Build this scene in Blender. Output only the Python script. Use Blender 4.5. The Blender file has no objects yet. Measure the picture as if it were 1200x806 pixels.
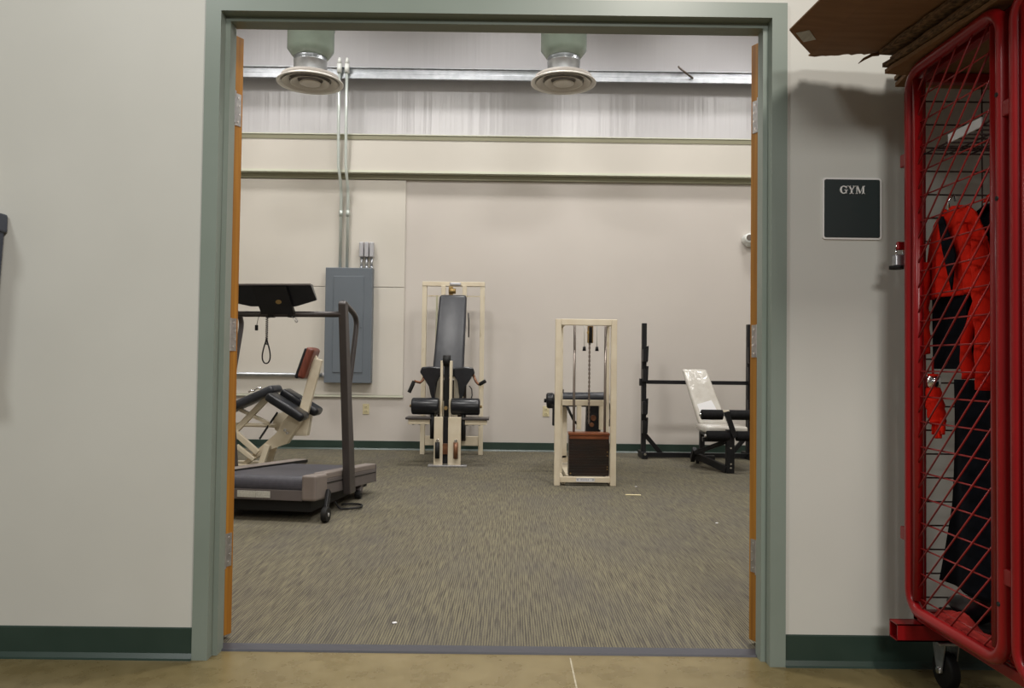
import bpy, bmesh, math, random
from mathutils import Vector, Matrix
random.seed(7)
SC = bpy.context.scene
COL = SC.collection
R = math.radians

# ---------------------------------------------------------------- camera
cam_data = bpy.data.cameras.new('camera')
cam = bpy.data.objects.new('camera', cam_data)
COL.objects.link(cam)
pitch, roll, yaw = .0261, .0124, .0025
fw = Vector((math.sin(yaw) * math.cos(pitch), math.cos(yaw) * math.cos(pitch), math.sin(pitch)))
rt = fw.cross(Vector((0, 0, 1))).normalized()
up = rt.cross(fw)
r2 = rt * math.cos(roll) + up * math.sin(roll)
u2 = -rt * math.sin(roll) + up * math.cos(roll)
m = Matrix((r2, u2, -fw)).transposed().to_4x4()
m.translation = Vector((.0566, -2.562, .9727))
cam.matrix_world = m
cam_data.sensor_fit = 'HORIZONTAL'
cam_data.sensor_width = 36
cam_data.lens = 915 / 1200 * 36
cam_data.clip_start = .05
SC.camera = cam

# ---------------------------------------------------------------- world, lights, exposure
w = bpy.data.worlds.new('world')
SC.world = w
w.use_nodes = True
w.node_tree.nodes['Background'].inputs[0].default_value = (1.0, .95, .87, 1)
w.node_tree.nodes['Background'].inputs[1].default_value = .13
SC.view_settings.view_transform = 'Standard'
SC.view_settings.look = 'None'
SC.view_settings.gamma = 1
SC.view_settings.use_curve_mapping = False
SC.view_settings.exposure = 0.0


def area(name, loc, aim, size, sizey, power, col, spread=180):
    d = bpy.data.lights.new(name, 'AREA')
    d.shape = 'RECTANGLE'
    d.size, d.size_y = size, sizey
    d.energy = power
    d.color = col
    d.spread = R(spread)
    o = bpy.data.objects.new(name, d)
    COL.objects.link(o)
    o.location = loc
    o.rotation_euler = (Vector(aim) - Vector(loc)).to_track_quat('-Z', 'Y').to_euler()
    return o


WARM = (1.0, .965, .91)
# two corridor ceiling lamps and an added distant fill, behind and above the camera
area('corridor_light', (1.12, -3.1, 4.0), (.7, -.4, .6), .5, .7, 84, (1.0, .93, .85))
area('corridor_light', (-2.4, -2.9, 4.2), (-1.2, -1.0, 0), .7, .5, 50, (.97, 1.0, .97))
area('corridor_light', (.6, -5.6, 3.1), (-.2, -.4, .8), 1.2, .5, 92, (1.0, .99, .94))  # added fill light, evens out the walls
# gym high bay lamps
for lx, ly, lz, e, sp in ((-1.1, 1.4, 5.3, 100, 180), (1.3, 1.4, 5.3, 100, 180), (-3.3, 2.6, 5.3, 60, 180), (3.6, 2.6, 5.3, 60, 180),
                          (-2.4, 4.7, 5.7, 42, 125), (0, 4.7, 5.7, 42, 125), (2.4, 4.7, 5.7, 42, 125)):
    area('high_bay_lamp', (lx, ly, lz), (lx, ly, 0), .7, .5, e, (1.0, .97, .93), sp)


# ---------------------------------------------------------------- materials
def pbsdf(name, col, rough=.6, metal=0, spec=.5, coat=0):
    mt = bpy.data.materials.new(name)
    mt.use_nodes = True
    b = mt.node_tree.nodes['Principled BSDF']
    b.inputs['Base Color'].default_value = (*col, 1)
    b.inputs['Roughness'].default_value = rough
    b.inputs['Metallic'].default_value = metal
    b.inputs['Specular IOR Level'].default_value = spec
    b.inputs['Coat Weight'].default_value = coat
    return mt


def noisy(name, c1, c2, scale=(6, 6, 6), rough=.6, metal=0, detail=4, lo=.35, hi=.65, bump=0, spec=.5, bscale=None, dist=.002, gen=False):
    """procedural colour variation with an optional bump"""
    mt = pbsdf(name, c1, rough, metal, spec)
    nt = mt.node_tree
    b = nt.nodes['Principled BSDF']
    tc = nt.nodes.new('ShaderNodeTexCoord')
    mp = nt.nodes.new('ShaderNodeMapping')
    mp.inputs['Scale'].default_value = scale
    nz = nt.nodes.new('ShaderNodeTexNoise')
    nz.inputs['Scale'].default_value = 1
    nz.inputs['Detail'].default_value = detail
    cr = nt.nodes.new('ShaderNodeValToRGB')
    cr.color_ramp.elements[0].position = lo
    cr.color_ramp.elements[1].position = hi
    cr.color_ramp.elements[0].color = (*c1, 1)
    cr.color_ramp.elements[1].color = (*c2, 1)
    L = nt.links.new
    L(tc.outputs['Object'], mp.inputs[0])
    L(mp.outputs[0], nz.inputs[0])
    L(nz.outputs[0], cr.inputs[0])
    L(cr.outputs[0], b.inputs['Base Color'])
    if bump:
        n2 = nt.nodes.new('ShaderNodeTexNoise')
        m2 = nt.nodes.new('ShaderNodeMapping')
        m2.inputs['Scale'].default_value = bscale or scale
        n2.inputs['Scale'].default_value = 1
        n2.inputs['Detail'].default_value = 3
        bp = nt.nodes.new('ShaderNodeBump')
        bp.inputs['Strength'].default_value = bump
        bp.inputs['Distance'].default_value = dist
        L(tc.outputs['Object'], m2.inputs[0])
        L(m2.outputs[0], n2.inputs[0])
        L(n2.outputs[0], bp.inputs['Height'])
        L(bp.outputs[0], b.inputs['Normal'])
    return mt


M = {}
M['hall_wall'] = noisy('hall_wall_paint', (.555, .55, .51), (.575, .57, .53), (3, 3, 3), .45, bump=.15, bscale=(300, 300, 300), dist=.001)
M['gym_wall'] = noisy('gym_wall_paint', (.54, .50, .465), (.57, .53, .49), (.8, .8, .8), .5)
M['gym_side'] = pbsdf('gym_side_paint', (.5, .47, .42), .7)
M['band'] = noisy('cream_band_paint', (.57, .54, .485), (.60, .565, .51), (1, 1, 1), .45)
M['ceiling'] = pbsdf('ceiling_white', (.5, .5, .5), .7)
M['olive'] = pbsdf('olive_trim_and_shade', (.24, .23, .15), .5)
M['lip'] = pbsdf('pale_trim_edge', (.62, .63, .52), .4)
M['base'] = noisy('green_vinyl_base', (.020, .040, .031), (.026, .048, .038), (5, 5, 5), .35)
M['frame'] = noisy('sage_steel_paint', (.205, .245, .212), (.222, .262, .23), (4, 4, 4), .33)
M['strip'] = pbsdf('grey_rubber_strip', (.040, .040, .050), .5)
M['galv'] = noisy('galvanized_steel', (.40, .42, .45), (.50, .52, .55), (14, 14, 14), .36, .9, bump=.2, bscale=(20, 20, 20))
M['hinge'] = noisy('brushed_hinge_steel', (.42, .42, .44), (.55, .55, .57), (60, 60, 60), .35, .85)
M['screw'] = pbsdf('bright_screw', (.8, .8, .82), .2, 1)
M['sage_duct'] = noisy('sage_duct_paint', (.19, .235, .195), (.23, .275, .23), (4, 4, 4), .25)
M['diff'] = pbsdf('diffuser_offwhite', (.50, .46, .40), .4)
M['diff_rim'] = pbsdf('diffuser_white_rim', (.72, .70, .66), .4)
M['dark_gap'] = pbsdf('grey_throat', (.34, .31, .28), .7)
M['panel'] = noisy('panel_grey_blue_paint', (.115, .135, .158), (.125, .146, .17), (3, 3, 3), .38)
M['conduit'] = pbsdf('painted_conduit', (.55, .60, .57), .3, .3)
M['fitting'] = pbsdf('grey_fitting', (.45, .45, .48), .35, .4)
M['cream'] = noisy('cream_machine_paint', (.60, .52, .39), (.66, .59, .46), (9, 9, 9), .35)
M['cream_worn'] = noisy('worn_cream_machine_paint', (.40, .31, .17), (.64, .57, .44), (14, 14, 5), .4, lo=.3, hi=.45)
M['vinyl'] = noisy('black_vinyl', (.006, .007, .010), (.010, .011, .015), (20, 20, 20), .3, spec=.4, bump=.25, bscale=(25, 25, 25))
M['vinyl_grey'] = noisy('charcoal_vinyl', (.018, .020, .026), (.030, .032, .040), (6, 6, 6), .34, bump=.3, bscale=(12, 12, 12), dist=.004)
M['foam'] = noisy('black_foam', (.006, .006, .007), (.010, .010, .011), (60, 60, 60), .8, spec=.2, bump=.4, bscale=(140, 140, 140))
M['black'] = noisy('black_metal_paint', (.007, .007, .008), (.011, .011, .013), (10, 10, 10), .45, spec=.3)
M['rubber'] = pbsdf('black_rubber', (.008, .008, .008), .6, spec=.3)
M['brown'] = noisy('red_brown_board', (.12, .03, .018), (.19, .05, .03), (30, 30, 8), .35)
M['rust'] = noisy('worn_bronze_metal', (.12, .045, .02), (.22, .10, .05), (18, 18, 18), .35, .4)
M['tread_dark'] = noisy('taupe_dark_metal', (.052, .045, .045), (.062, .054, .053), (6, 6, 6), .35, .3)
M['tread_beige'] = noisy('taupe_beige_plastic', (.165, .138, .125), (.195, .165, .148), (5, 5, 5), .5)
M['tread_side'] = noisy('taupe_side_panel', (.098, .085, .084), (.118, .102, .100), (5, 5, 5), .45)
M['belt'] = noisy('slate_belt', (.030, .029, .038), (.040, .038, .049), (40, 40, 40), .55)
M['white_sticker'] = noisy('pale_sticker', (.55, .55, .50), (.42, .42, .38), (90, 10, 200), .5)
M['chrome'] = pbsdf('chrome', (.75, .75, .77), .15, 1)
M['steel_dark'] = pbsdf('dark_steel_rod', (.20, .17, .15), .3, .8)
M['brass'] = pbsdf('tarnished_brass', (.35, .24, .10), .35, .8)
M['stack'] = noisy('dark_weight_plate', (.007, .005, .004), (.022, .009, .005), (3, 3, 9), .3)
M['stack_top'] = noisy('rusty_top_plate', (.13, .035, .012), (.20, .06, .02), (9, 9, 9), .3)
M['paper'] = pbsdf('white_paper', (.7, .7, .72), .5)
M['white'] = pbsdf('white_plastic', (.75, .77, .75), .3)
M['ivory'] = pbsdf('ivory_plastic', (.60, .53, .33), .4)
M['sign'] = pbsdf('dark_green_sign', (.016, .026, .026), .35)
M['sign_edge'] = pbsdf('sign_white', (.78, .76, .74), .4)
M['red'] = noisy('red_powder_coat', (.235, .004, .006), (.27, .006, .008), (4, 4, 4), .3, spec=.4)
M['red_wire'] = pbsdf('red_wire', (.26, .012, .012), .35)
M['shaded_wire'] = pbsdf('shaded_wire', (.035, .01, .01), .5)  # locker's red wire, darkened in colour to stand in for shade
M['orange_cloth'] = noisy('red_orange_cloth', (.60, .012, .004), (.74, .018, .005), (9, 9, 9), .85, spec=.15, bump=.4, bscale=(40, 40, 40))
M['red_cloth'] = noisy('deep_red_cloth', (.32, .012, .008), (.42, .018, .012), (9, 9, 9), .85)
M['black_cloth'] = noisy('black_cloth', (.004, .005, .008), (.007, .008, .012), (14, 14, 14), .95, spec=.08)
M['cardboard'] = noisy('cardboard_brown', (.20, .10, .04), (.235, .12, .05), (5, 40, 5), .75)
M['card_edge'] = noisy('corrugated_edge', (.06, .035, .018), (.24, .14, .07), (60, 60, 220), .85)
M['slate'] = pbsdf('slate_blue_plastic', (.055, .065, .095), .45)
M['tan_scrap'] = pbsdf('yellow_scrap', (.72, .63, .38), .6)

# orange-stained wood with vertical grain
M['wood'] = noisy('orange_stained_wood', (.25, .095, .010), (.50, .225, .030), (60, 60, 1.6), .35, lo=.3, hi=.7, detail=6)
M['wood_face'] = noisy('orange_stained_face', (.36, .14, .02), (.44, .17, .03), (9, 9, .8), .3)
M['bench_vinyl'] = noisy('wrapped_white_vinyl', (.50, .47, .42), (.60, .58, .54), (7, 7, 7), .16, bump=.7, bscale=(16, 22, 9), dist=.012)

# clear film over the wrapped pad reads through a coat
M['bench_vinyl'].node_tree.nodes['Principled BSDF'].inputs['Coat Weight'].default_value = .6


def carpet_material():
    mt = pbsdf('ribbed_carpet', (.12, .11, .08), .95, spec=.1)
    nt = mt.node_tree
    b = nt.nodes['Principled BSDF']
    L = nt.links.new
    tc = nt.nodes.new('ShaderNodeTexCoord')

    def nz(scale, detail=2):
        mp = nt.nodes.new('ShaderNodeMapping')
        mp.inputs['Scale'].default_value = scale
        n = nt.nodes.new('ShaderNodeTexNoise')
        n.inputs['Scale'].default_value = 1
        n.inputs['Detail'].default_value = detail
        L(tc.outputs['Object'], mp.inputs[0])
        L(mp.outputs[0], n.inputs[0])
        return n
    streak = nz((170, 6, 1), 2)
    fine = nz((420, 150, 1), 1)
    patch = nz((3, 1.6, 1), 3)
    wv = nt.nodes.new('ShaderNodeTexWave')
    wv.bands_direction = 'X'
    wv.inputs['Scale'].default_value = 34
    wv.inputs['Distortion'].default_value = .6
    wv.inputs['Detail'].default_value = 1
    L(tc.outputs['Object'], wv.inputs[0])
    a = nt.nodes.new('ShaderNodeMath'); a.operation = 'MULTIPLY_ADD'
    a.inputs[1].default_value = .30
    L(wv.outputs['Fac'], a.inputs[0]); L(streak.outputs[0], a.inputs[2])
    c = nt.nodes.new('ShaderNodeMath'); c.operation = 'MULTIPLY_ADD'
    c.inputs[1].default_value = .45
    L(fine.outputs[0], c.inputs[0]); L(a.outputs[0], c.inputs[2])
    cr = nt.nodes.new('ShaderNodeValToRGB')
    e = cr.color_ramp.elements
    e[0].position = .62; e[0].color = (.064, .057, .048, 1)
    e[1].position = 1.12; e[1].color = (.175, .158, .105, 1)
    k = e.new(.84); k.color = (.110, .099, .077, 1)
    L(c.outputs[0], cr.inputs[0])
    mx = nt.nodes.new('ShaderNodeMix'); mx.data_type = 'RGBA'; mx.blend_type = 'MIX'
    cr2 = nt.nodes.new('ShaderNodeValToRGB')
    cr2.color_ramp.elements[0].position = .4; cr2.color_ramp.elements[0].color = (0, 0, 0, 1)
    cr2.color_ramp.elements[1].position = .7; cr2.color_ramp.elements[1].color = (.35, .35, .35, 1)
    L(patch.outputs[0], cr2.inputs[0])
    L(cr2.outputs[0], mx.inputs['Factor'])
    L(cr.outputs[0], mx.inputs['A'])
    mx.inputs['B'].default_value = (.085, .08, .08, 1)
    L(mx.outputs['Result'], b.inputs['Base Color'])
    bp = nt.nodes.new('ShaderNodeBump')
    bp.inputs['Strength'].default_value = .5
    bp.inputs['Distance'].default_value = .004
    L(c.outputs[0], bp.inputs['Height'])
    L(bp.outputs[0], b.inputs['Normal'])
    return mt


M['carpet'] = carpet_material()
M['joint_fill'] = noisy('pale_joint_fill', (.42, .38, .28), (.30, .26, .18), (9, 40, 1), .7)


def concrete_material():
    mt = noisy('stained_concrete', (.150, .115, .046), (.215, .170, .084), (1.6, 2.6, 1), .2, lo=.25, hi=.8, detail=2)
    nt = mt.node_tree
    b = nt.nodes['Principled BSDF']
    L = nt.links.new
    src = b.inputs['Base Color'].links[0].from_socket
    tc = nt.nodes.new('ShaderNodeTexCoord')
    n = nt.nodes.new('ShaderNodeTexNoise')
    n.inputs['Scale'].default_value = 14
    n.inputs['Detail'].default_value = 6
    L(tc.outputs['Object'], n.inputs[0])
    cr = nt.nodes.new('ShaderNodeValToRGB')
    cr.color_ramp.elements[0].position = .35; cr.color_ramp.elements[0].color = (.86, .84, .80, 1)
    cr.color_ramp.elements[1].position = .65; cr.color_ramp.elements[1].color = (1.08, 1.08, 1.1, 1)
    L(n.outputs[0], cr.inputs[0])
    mx = nt.nodes.new('ShaderNodeMix'); mx.data_type = 'RGBA'; mx.blend_type = 'MULTIPLY'
    mx.inputs['Factor'].default_value = 1
    L(src, mx.inputs['A']); L(cr.outputs[0], mx.inputs['B'])
    L(mx.outputs['Result'], b.inputs['Base Color'])
    rr = nt.nodes.new('ShaderNodeMapRange')
    rr.inputs['To Min'].default_value = .18; rr.inputs['To Max'].default_value = .4
    L(n.outputs[0], rr.inputs['Value']); L(rr.outputs[0], b.inputs['Roughness'])
    return mt


M['concrete'] = concrete_material()


def insulation_material():
    mt = pbsdf('foil_faced_insulation', (.50, .49, .51), .27, .0)
    nt = mt.node_tree
    b = nt.nodes['Principled BSDF']
    L = nt.links.new
    tc = nt.nodes.new('ShaderNodeTexCoord')
    mp = nt.nodes.new('ShaderNodeMapping'); mp.inputs['Scale'].default_value = (9, 1, .22)
    n = nt.nodes.new('ShaderNodeTexNoise'); n.inputs['Scale'].default_value = 1; n.inputs['Detail'].default_value = 4
    L(tc.outputs['Object'], mp.inputs[0]); L(mp.outputs[0], n.inputs[0])
    bp = nt.nodes.new('ShaderNodeBump'); bp.inputs['Strength'].default_value = .6; bp.inputs['Distance'].default_value = .014
    L(n.outputs[0], bp.inputs['Height']); L(bp.outputs[0], b.inputs['Normal'])
    return mt


M['insul'] = insulation_material()


# ---------------------------------------------------------------- mesh builder
class MB:
    def __init__(self, T=None):
        self.bm = bmesh.new()
        self.T = T
        self.smooth = []

    def _new(self, verts, mat=None):
        if mat is not None:
            bmesh.ops.transform(self.bm, matrix=mat, verts=verts)

    def box(self, c, s, rot=None, bev=0, seg=2):
        g = bmesh.ops.create_cube(self.bm, size=1)
        vs = g['verts']
        mt = Matrix.Translation(c) @ (rot.to_4x4() if rot is not None else Matrix()) @ Matrix.Diagonal((*s, 1))
        bmesh.ops.transform(self.bm, matrix=mt, verts=vs)
        if bev:
            es = list({e for v in vs for e in v.link_edges})
            bmesh.ops.bevel(self.bm, geom=es, offset=bev, segments=seg, profile=.5, affect='EDGES')
        return self

    def span(self, x0, x1, y0, y1, z0, z1, bev=0, seg=2):
        return self.box(((x0 + x1) / 2, (y0 + y1) / 2, (z0 + z1) / 2), (abs(x1 - x0), abs(y1 - y0), abs(z1 - z0)), None, bev, seg)

    def bar(self, p, q, w_, h_, up_=(0, 1, 0), bev=0, seg=2):
        """box between two points; w_ across, h_ along the given up direction"""
        p, q = Vector(p), Vector(q)
        z = (q - p).normalized()
        y = Vector(up_) - z * z.dot(Vector(up_))
        y.normalize()
        x = y.cross(z)
        rot = Matrix((x, y, z)).transposed()
        return self.box((p + q) / 2, (w_, h_, (q - p).length), rot, bev, seg)

    def cyl(self, p, q, r, rb=None, n=20, bev=0):
        p, q = Vector(p), Vector(q)
        g = bmesh.ops.create_cone(self.bm, cap_ends=True, segments=n, radius1=r, radius2=r if rb is None else rb, depth=(q - p).length)
        rot = (q - p).to_track_quat('Z', 'Y').to_matrix().to_4x4()
        vs = g['verts']
        bmesh.ops.transform(self.bm, matrix=Matrix.Translation((p + q) / 2) @ rot, verts=vs)
        fs = {f for v in vs for f in v.link_faces}
        for f in fs:
            if len(f.verts) == 4:
                f.smooth = True
        if bev:
            es = [e for e in {e for v in vs for e in v.link_edges} if any(len(f.verts) > 4 for f in e.link_faces)]
            r_ = bmesh.ops.bevel(self.bm, geom=es, offset=bev, segments=3, profile=.5, affect='EDGES')
            for f in r_['faces']:
                f.smooth = True
        return self

    def tube(self, pts, r, n=10, closed=False):
        pts = [Vector(p) for p in pts]
        N = len(pts)
        rings = []
        prev = None
        for i, p in enumerate(pts):
            a = pts[(i - 1) % N] if (closed or i > 0) else p
            b = pts[(i + 1) % N] if (closed or i < N - 1) else p
            t = (b - a).normalized()
            if prev is None:
                ref = Vector((0, 0, 1)) if abs(t.z) < .9 else Vector((1, 0, 0))
            else:
                ref = prev
            x = ref - t * t.dot(ref)
            if x.length < 1e-6:
                x = Vector((1, 0, 0))
            x.normalize()
            prev = x
            y = t.cross(x)
            rr = r[i] if isinstance(r, (list, tuple)) else r
            rings.append([self.bm.verts.new(p + x * rr * math.cos(2 * math.pi * k / n) + y * rr * math.sin(2 * math.pi * k / n)) for k in range(n)])
        for i in range(N if closed else N - 1):
            a, b = rings[i], rings[(i + 1) % N]
            for k in range(n):
                f = self.bm.faces.new((a[k], a[(k + 1) % n], b[(k + 1) % n], b[k]))
                f.smooth = True
        if not closed:
            self.bm.faces.new(rings[0][::-1])
            self.bm.faces.new(rings[-1])
        return self

    def lathe(self, prof, c, n=40):
        """prof: (radius, z) list, about a vertical axis at c"""
        c = Vector(c)
        rings = []
        for r, z in prof:
            rings.append([self.bm.verts.new(c + Vector((r * math.cos(2 * math.pi * k / n), r * math.sin(2 * math.pi * k / n), z))) for k in range(n)])
        for a, b in zip(rings, rings[1:]):
            for k in range(n):
                f = self.bm.faces.new((a[k], a[(k + 1) % n], b[(k + 1) % n], b[k]))
                f.smooth = True
        return self

    def prism(self, poly, axis, a, b, bev=0):
        """extrude a 2-D polygon along axis (0 x, 1 y, 2 z) from a to b"""
        def P(u, v, t):
            return {0: (t, u, v), 1: (u, t, v), 2: (u, v, t)}[axis]
        v0 = [self.bm.verts.new(P(u, v, a)) for u, v in poly]
        v1 = [self.bm.verts.new(P(u, v, b)) for u, v in poly]
        n = len(poly)
        fs = [self.bm.faces.new(v0), self.bm.faces.new(v1[::-1])]
        for i in range(n):
            fs.append(self.bm.faces.new((v0[i], v1[i], v1[(i + 1) % n], v0[(i + 1) % n])))
        if bev:
            es = list({e for f in fs for e in f.edges})
            r_ = bmesh.ops.bevel(self.bm, geom=es, offset=bev, segments=3, profile=.5, affect='EDGES')
        return self

    def grid(self, fn, nu, nv):
        vs = [[self.bm.verts.new(fn(i / nu, j / nv)) for j in range(nv + 1)] for i in range(nu + 1)]
        for i in range(nu):
            for j in range(nv):
                f = self.bm.faces.new((vs[i][j], vs[i + 1][j], vs[i + 1][j + 1], vs[i][j + 1]))
                f.smooth = True
        return self

    def build(self, name, mat, parent=None, smooth=False):
        if self.T is not None:
            bmesh.ops.transform(self.bm, matrix=self.T, verts=self.bm.verts)
        bmesh.ops.recalc_face_normals(self.bm, faces=self.bm.faces)
        off = Vector((0, 0, 0))
        pr = parent
        while pr is not None:
            off += pr.location
            pr = pr.parent
        if parent is None:
            # put the origin at the base of the thing
            xs = [v.co for v in self.bm.verts]
            off = Vector(((min(v.x for v in xs) + max(v.x for v in xs)) / 2, (min(v.y for v in xs) + max(v.y for v in xs)) / 2, min(v.z for v in xs)))
        bmesh.ops.translate(self.bm, vec=-off, verts=self.bm.verts)
        me = bpy.data.meshes.new(name)
        if smooth:
            for f in self.bm.faces:
                f.smooth = True
        self.bm.to_mesh(me)
        self.bm.free()
        me.materials.append(M[mat])
        o = bpy.data.objects.new(name, me)
        COL.objects.link(o)
        if parent is None:
            o.location = off
        else:
            o.parent = parent
        return o


def tag(o, label=None, cat=None, group=None, kind=None):
    if label: o['label'] = label
    if cat: o['category'] = cat
    if group: o['group'] = group
    if kind: o['kind'] = kind
    return o


def empty(name, loc, label=None, cat=None, group=None, kind=None):
    o = bpy.data.objects.new(name, None)
    COL.objects.link(o)
    o.location = loc
    o.empty_display_size = .1
    return tag(o, label, cat, group, kind)


def struct(name, mb, mat, parent=None, label=None):
    o = mb.build(name, mat, parent)
    if parent is None:
        o['kind'] = 'structure'
    if label:
        o['label'] = label
    return o


def rounded_loop(axis_const, a0, a1, b0, b1, r, n=6):
    """points of a rounded rectangle in the y-z plane at x = axis_const"""
    pts = []
    for cy, cz, s in ((a1 - r, b1 - r, 0), (a0 + r, b1 - r, 90), (a0 + r, b0 + r, 180), (a1 - r, b0 + r, 270)):
        for k in range(n + 1):
            t = R(s + 90 * k / n)
            pts.append((axis_const, cy + r * math.cos(t), cz + r * math.sin(t)))
    return pts


# ================================================================ THE SETTING
W, H, FT = .9144, 2.134, .146         # half opening, height, frame depth
O = .0508
# corridor wall with the door opening
mb = MB()
mb.span(-3.4, -W - .02, .013, .133, 0, 6.2)
mb.span(W + .02, 3.4, .013, .133, 0, 6.2)
mb.span(-W - .02, W + .02, .013, .133, H + .02, 6.2)
struct('wall_front', mb, 'hall_wall', label='pale grey corridor wall around the double doorway')
mb = MB(); mb.span(-4.3, -3.4, .013, .133, 0, 6.2); mb.span(3.4, 4.7, .013, .133, 0, 6.2)
struct('wall_front', mb, 'gym_side', label='gym side return of the corridor wall')
mb = MB(); mb.span(-3.4, 3.4, -5.2, .13, -.1, 0)
struct('floor', mb, 'concrete', label='stained tan concrete corridor floor')
mb = MB(); mb.span(-4.3, 4.7, .13, 6.5, -.1, .004)
struct('floor', mb, 'carpet', label='olive and grey ribbed gym carpet')
# carpet reducer strip
mb = MB(); mb.prism([(.082, 0.0002), (.086, .006), (.137, .009), (.137, .0002)], 0, -W + .0, W)
struct('trim_1', mb, 'strip', label='dark grey rubber strip at the carpet edge')
# saw cut joint filled pale, and a worn patch line in front of the strip
mb = MB(); mb.prism([(.2665, .055), (.2715, .055), (.275, -.6), (.270, -.6)], 2, .0002, .0012)
tag(mb.build('floor_joint', 'joint_fill'), 'pale filled joint line running across the tan concrete floor', 'joint')

# gym back wall
mb = MB(); mb.span(-4.3, 4.7, 6.19, 6.34, 0, 3.49)
struct('wall_back', mb, 'gym_wall', label='cream lower wall at the far end of the gym')
mb = MB(); mb.span(-4.3, 4.7, 6.26, 6.40, 3.45, 6.2)
struct('wall_back', mb, 'insul', label='shiny white faced insulation above the cream wall')
mb = MB(); mb.span(-4.3, 4.7, 6.08, 6.19, 3.095, 3.455)
struct('trim_2', mb, 'band', label='boxed cream band across the back wall')
mb = MB(); mb.span(-4.3, 4.7, 6.065, 6.19, 3.085, 3.095)
mb.span(-4.3, 4.7, 6.065, 6.08, 3.095, 3.112)
struct('trim_3', mb, 'lip', label='thin pale lip under the boxed band')
mb = MB(); mb.span(-4.3, 4.7, 6.072, 6.26, 3.455, 3.505)
struct('trim_4', mb, 'olive', label='olive channel along the top of the cream band')
mb = MB(); mb.span(-4.3, 4.7, 6.064, 6.26, 3.505, 3.515)
struct('trim_5', mb, 'lip', label='pale edge above the olive channel')
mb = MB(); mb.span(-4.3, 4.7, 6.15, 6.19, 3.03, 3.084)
struct('shade_strip', mb, 'olive', label='olive strip standing in for the shade under the pale lip')  # olive colour stands in for the shaded underside of the band
# girt: galvanized Z section
mb = MB()
mb.span(-4.3, 4.7, 6.03, 6.26, 4.245, 4.25)
mb.span(-4.3, 4.7, 6.06, 6.065, 4.185, 4.25)
mb.prism([(6.06, 4.19), (6.03, 4.175), (6.03, 4.13), (6.035, 4.13), (6.035, 4.172), (6.065, 4.186)], 0, -4.3, 4.7)
mb.span(-4.3, 4.7, 6.03, 6.06, 4.126, 4.13)
struct('trim_7', mb, 'galv', label='galvanized steel girt across the insulation')
mb = MB(); mb.span(-4.3, 4.7, 6.178, 6.19, 0, .1016, .003); mb.prism([(6.178, .02), (6.163, .004), (6.178, .004)], 0, -4.3, 4.7)
struct('baseboard_back', mb, 'base')
mb = MB(); mb.span(-4.42, -4.3, .013, 6.5, 0, 6.2)
struct('wall_left', mb, 'gym_side')
mb = MB(); mb.span(4.7, 4.82, .013, 6.5, 0, 6.2)
struct('wall_right', mb, 'gym_side')
mb = MB(); mb.span(-4.42, 4.82, .013, 6.5, 6.2, 6.3)
struct('ceiling', mb, 'ceiling', label='gym ceiling')
for nm, x0, x1 in (('baseboard_left', -3.4, -W - O), ('baseboard_right', W + O, 3.4)):
    mb = MB()
    mb.prism([(.013, 0), (-.006, .0), (-.004, .006), (.006, .02), (.008, .098), (.013, .1016)], 0, x0, x1)
    struct(nm, mb, 'base')

# steel door frame: one profile swept round three sides
prof = [(O, .0), (0, .0), (0, .045), (-.016, .045), (-.016, .098), (0, .098), (0, FT), (O, FT), (O, FT - .012), (.02, FT - .012), (.02, .013), (O, .013)]
mb = MB()
bm = mb.bm
paths = [(-1, 0), (-1, 1), (1, 1), (1, 0)]
rings = []
for sx, tp in paths:
    ring = []
    for d, y in prof:
        if tp:
            ring.append(bm.verts.new((sx * (W + d), y, H + d)))
        else:
            ring.append(bm.verts.new((sx * (W + d), y, 0.0)))
    rings.append(ring)
for a, b in zip(rings, rings[1:]):
    for k in range(len(prof)):
        k2 = (k + 1) % len(prof)
        bm.faces.new((a[k], a[k2], b[k2], b[k]))
bm.faces.new(rings[0]); bm.faces.new(rings[-1][::-1])
fr = struct('trim_8', mb, 'frame', label='sage green steel door frame with stop')


# door leaves swung right back into the gym
def door_leaf(idx, s, ang, label):
    """s = -1 left leaf, +1 right leaf; hinge pin at the gym side of the jamb"""
    pin = Vector((s * (W + .007), FT + .006, 0))
    root = empty('door_%d' % idx, (pin.x, pin.y, .012), label, None, None, 'structure')
    # closed leaf, local to pin: runs from the hinge edge towards the centre
    T = Matrix.Translation(pin) @ Matrix.Rotation(R(-ang) * s, 4, 'Z') 
    def X(v): return -s * v
    mb = MB(T)
    x0, x1 = sorted((X(.010), X(.905)))
    mb.span(x0, x1, -.050, -.006, .020, H - .012, .0012, 1)
    leaf = mb.build('leaf', 'wood', root)
    mb = MB(T)
    x0, x1 = sorted((X(.05), X(.87)))
    mb.span(x0, x1, -.0065, -.0052, .03, H - .03)
    mb.build('face_veneer', 'wood_face', leaf)
    for hz in (1.86, 1.065, .315):
        h = MB(T)
        x0, x1 = sorted((X(.0075), X(.0105)))
        h.span(x0, x1, -.041, -.002, hz - .057, hz + .057)
        h.cyl((0, .003, hz - .057), (0, .003, hz + .057), .0065, n=14)
        # jamb leaf
        ho = h.build('hinge', 'hinge', root)
        j = MB()
        xx = sorted((s * (W - .0002), s * (W - .003)))
        j.span(xx[0], xx[1], FT - .042, FT + .004, hz - .057, hz + .057)
        j.build('jamb_plate', 'hinge', ho)
        sc = MB(T)
        for zz, yy in ((-.042, -.028), (-.015, -.034), (.015, -.034), (.042, -.028)):
            sc.cyl((X(.0078), yy, hz + zz), (X(.0062), yy, hz + zz), .0042, n=12)
        sc.build('screws', 'screw', ho)
    return root


door_leaf(1, -1, 152, 'left orange wood door leaf folded back into the gym')
door_leaf(2, 1, 152, 'right orange wood door leaf folded back into the gym')

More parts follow.
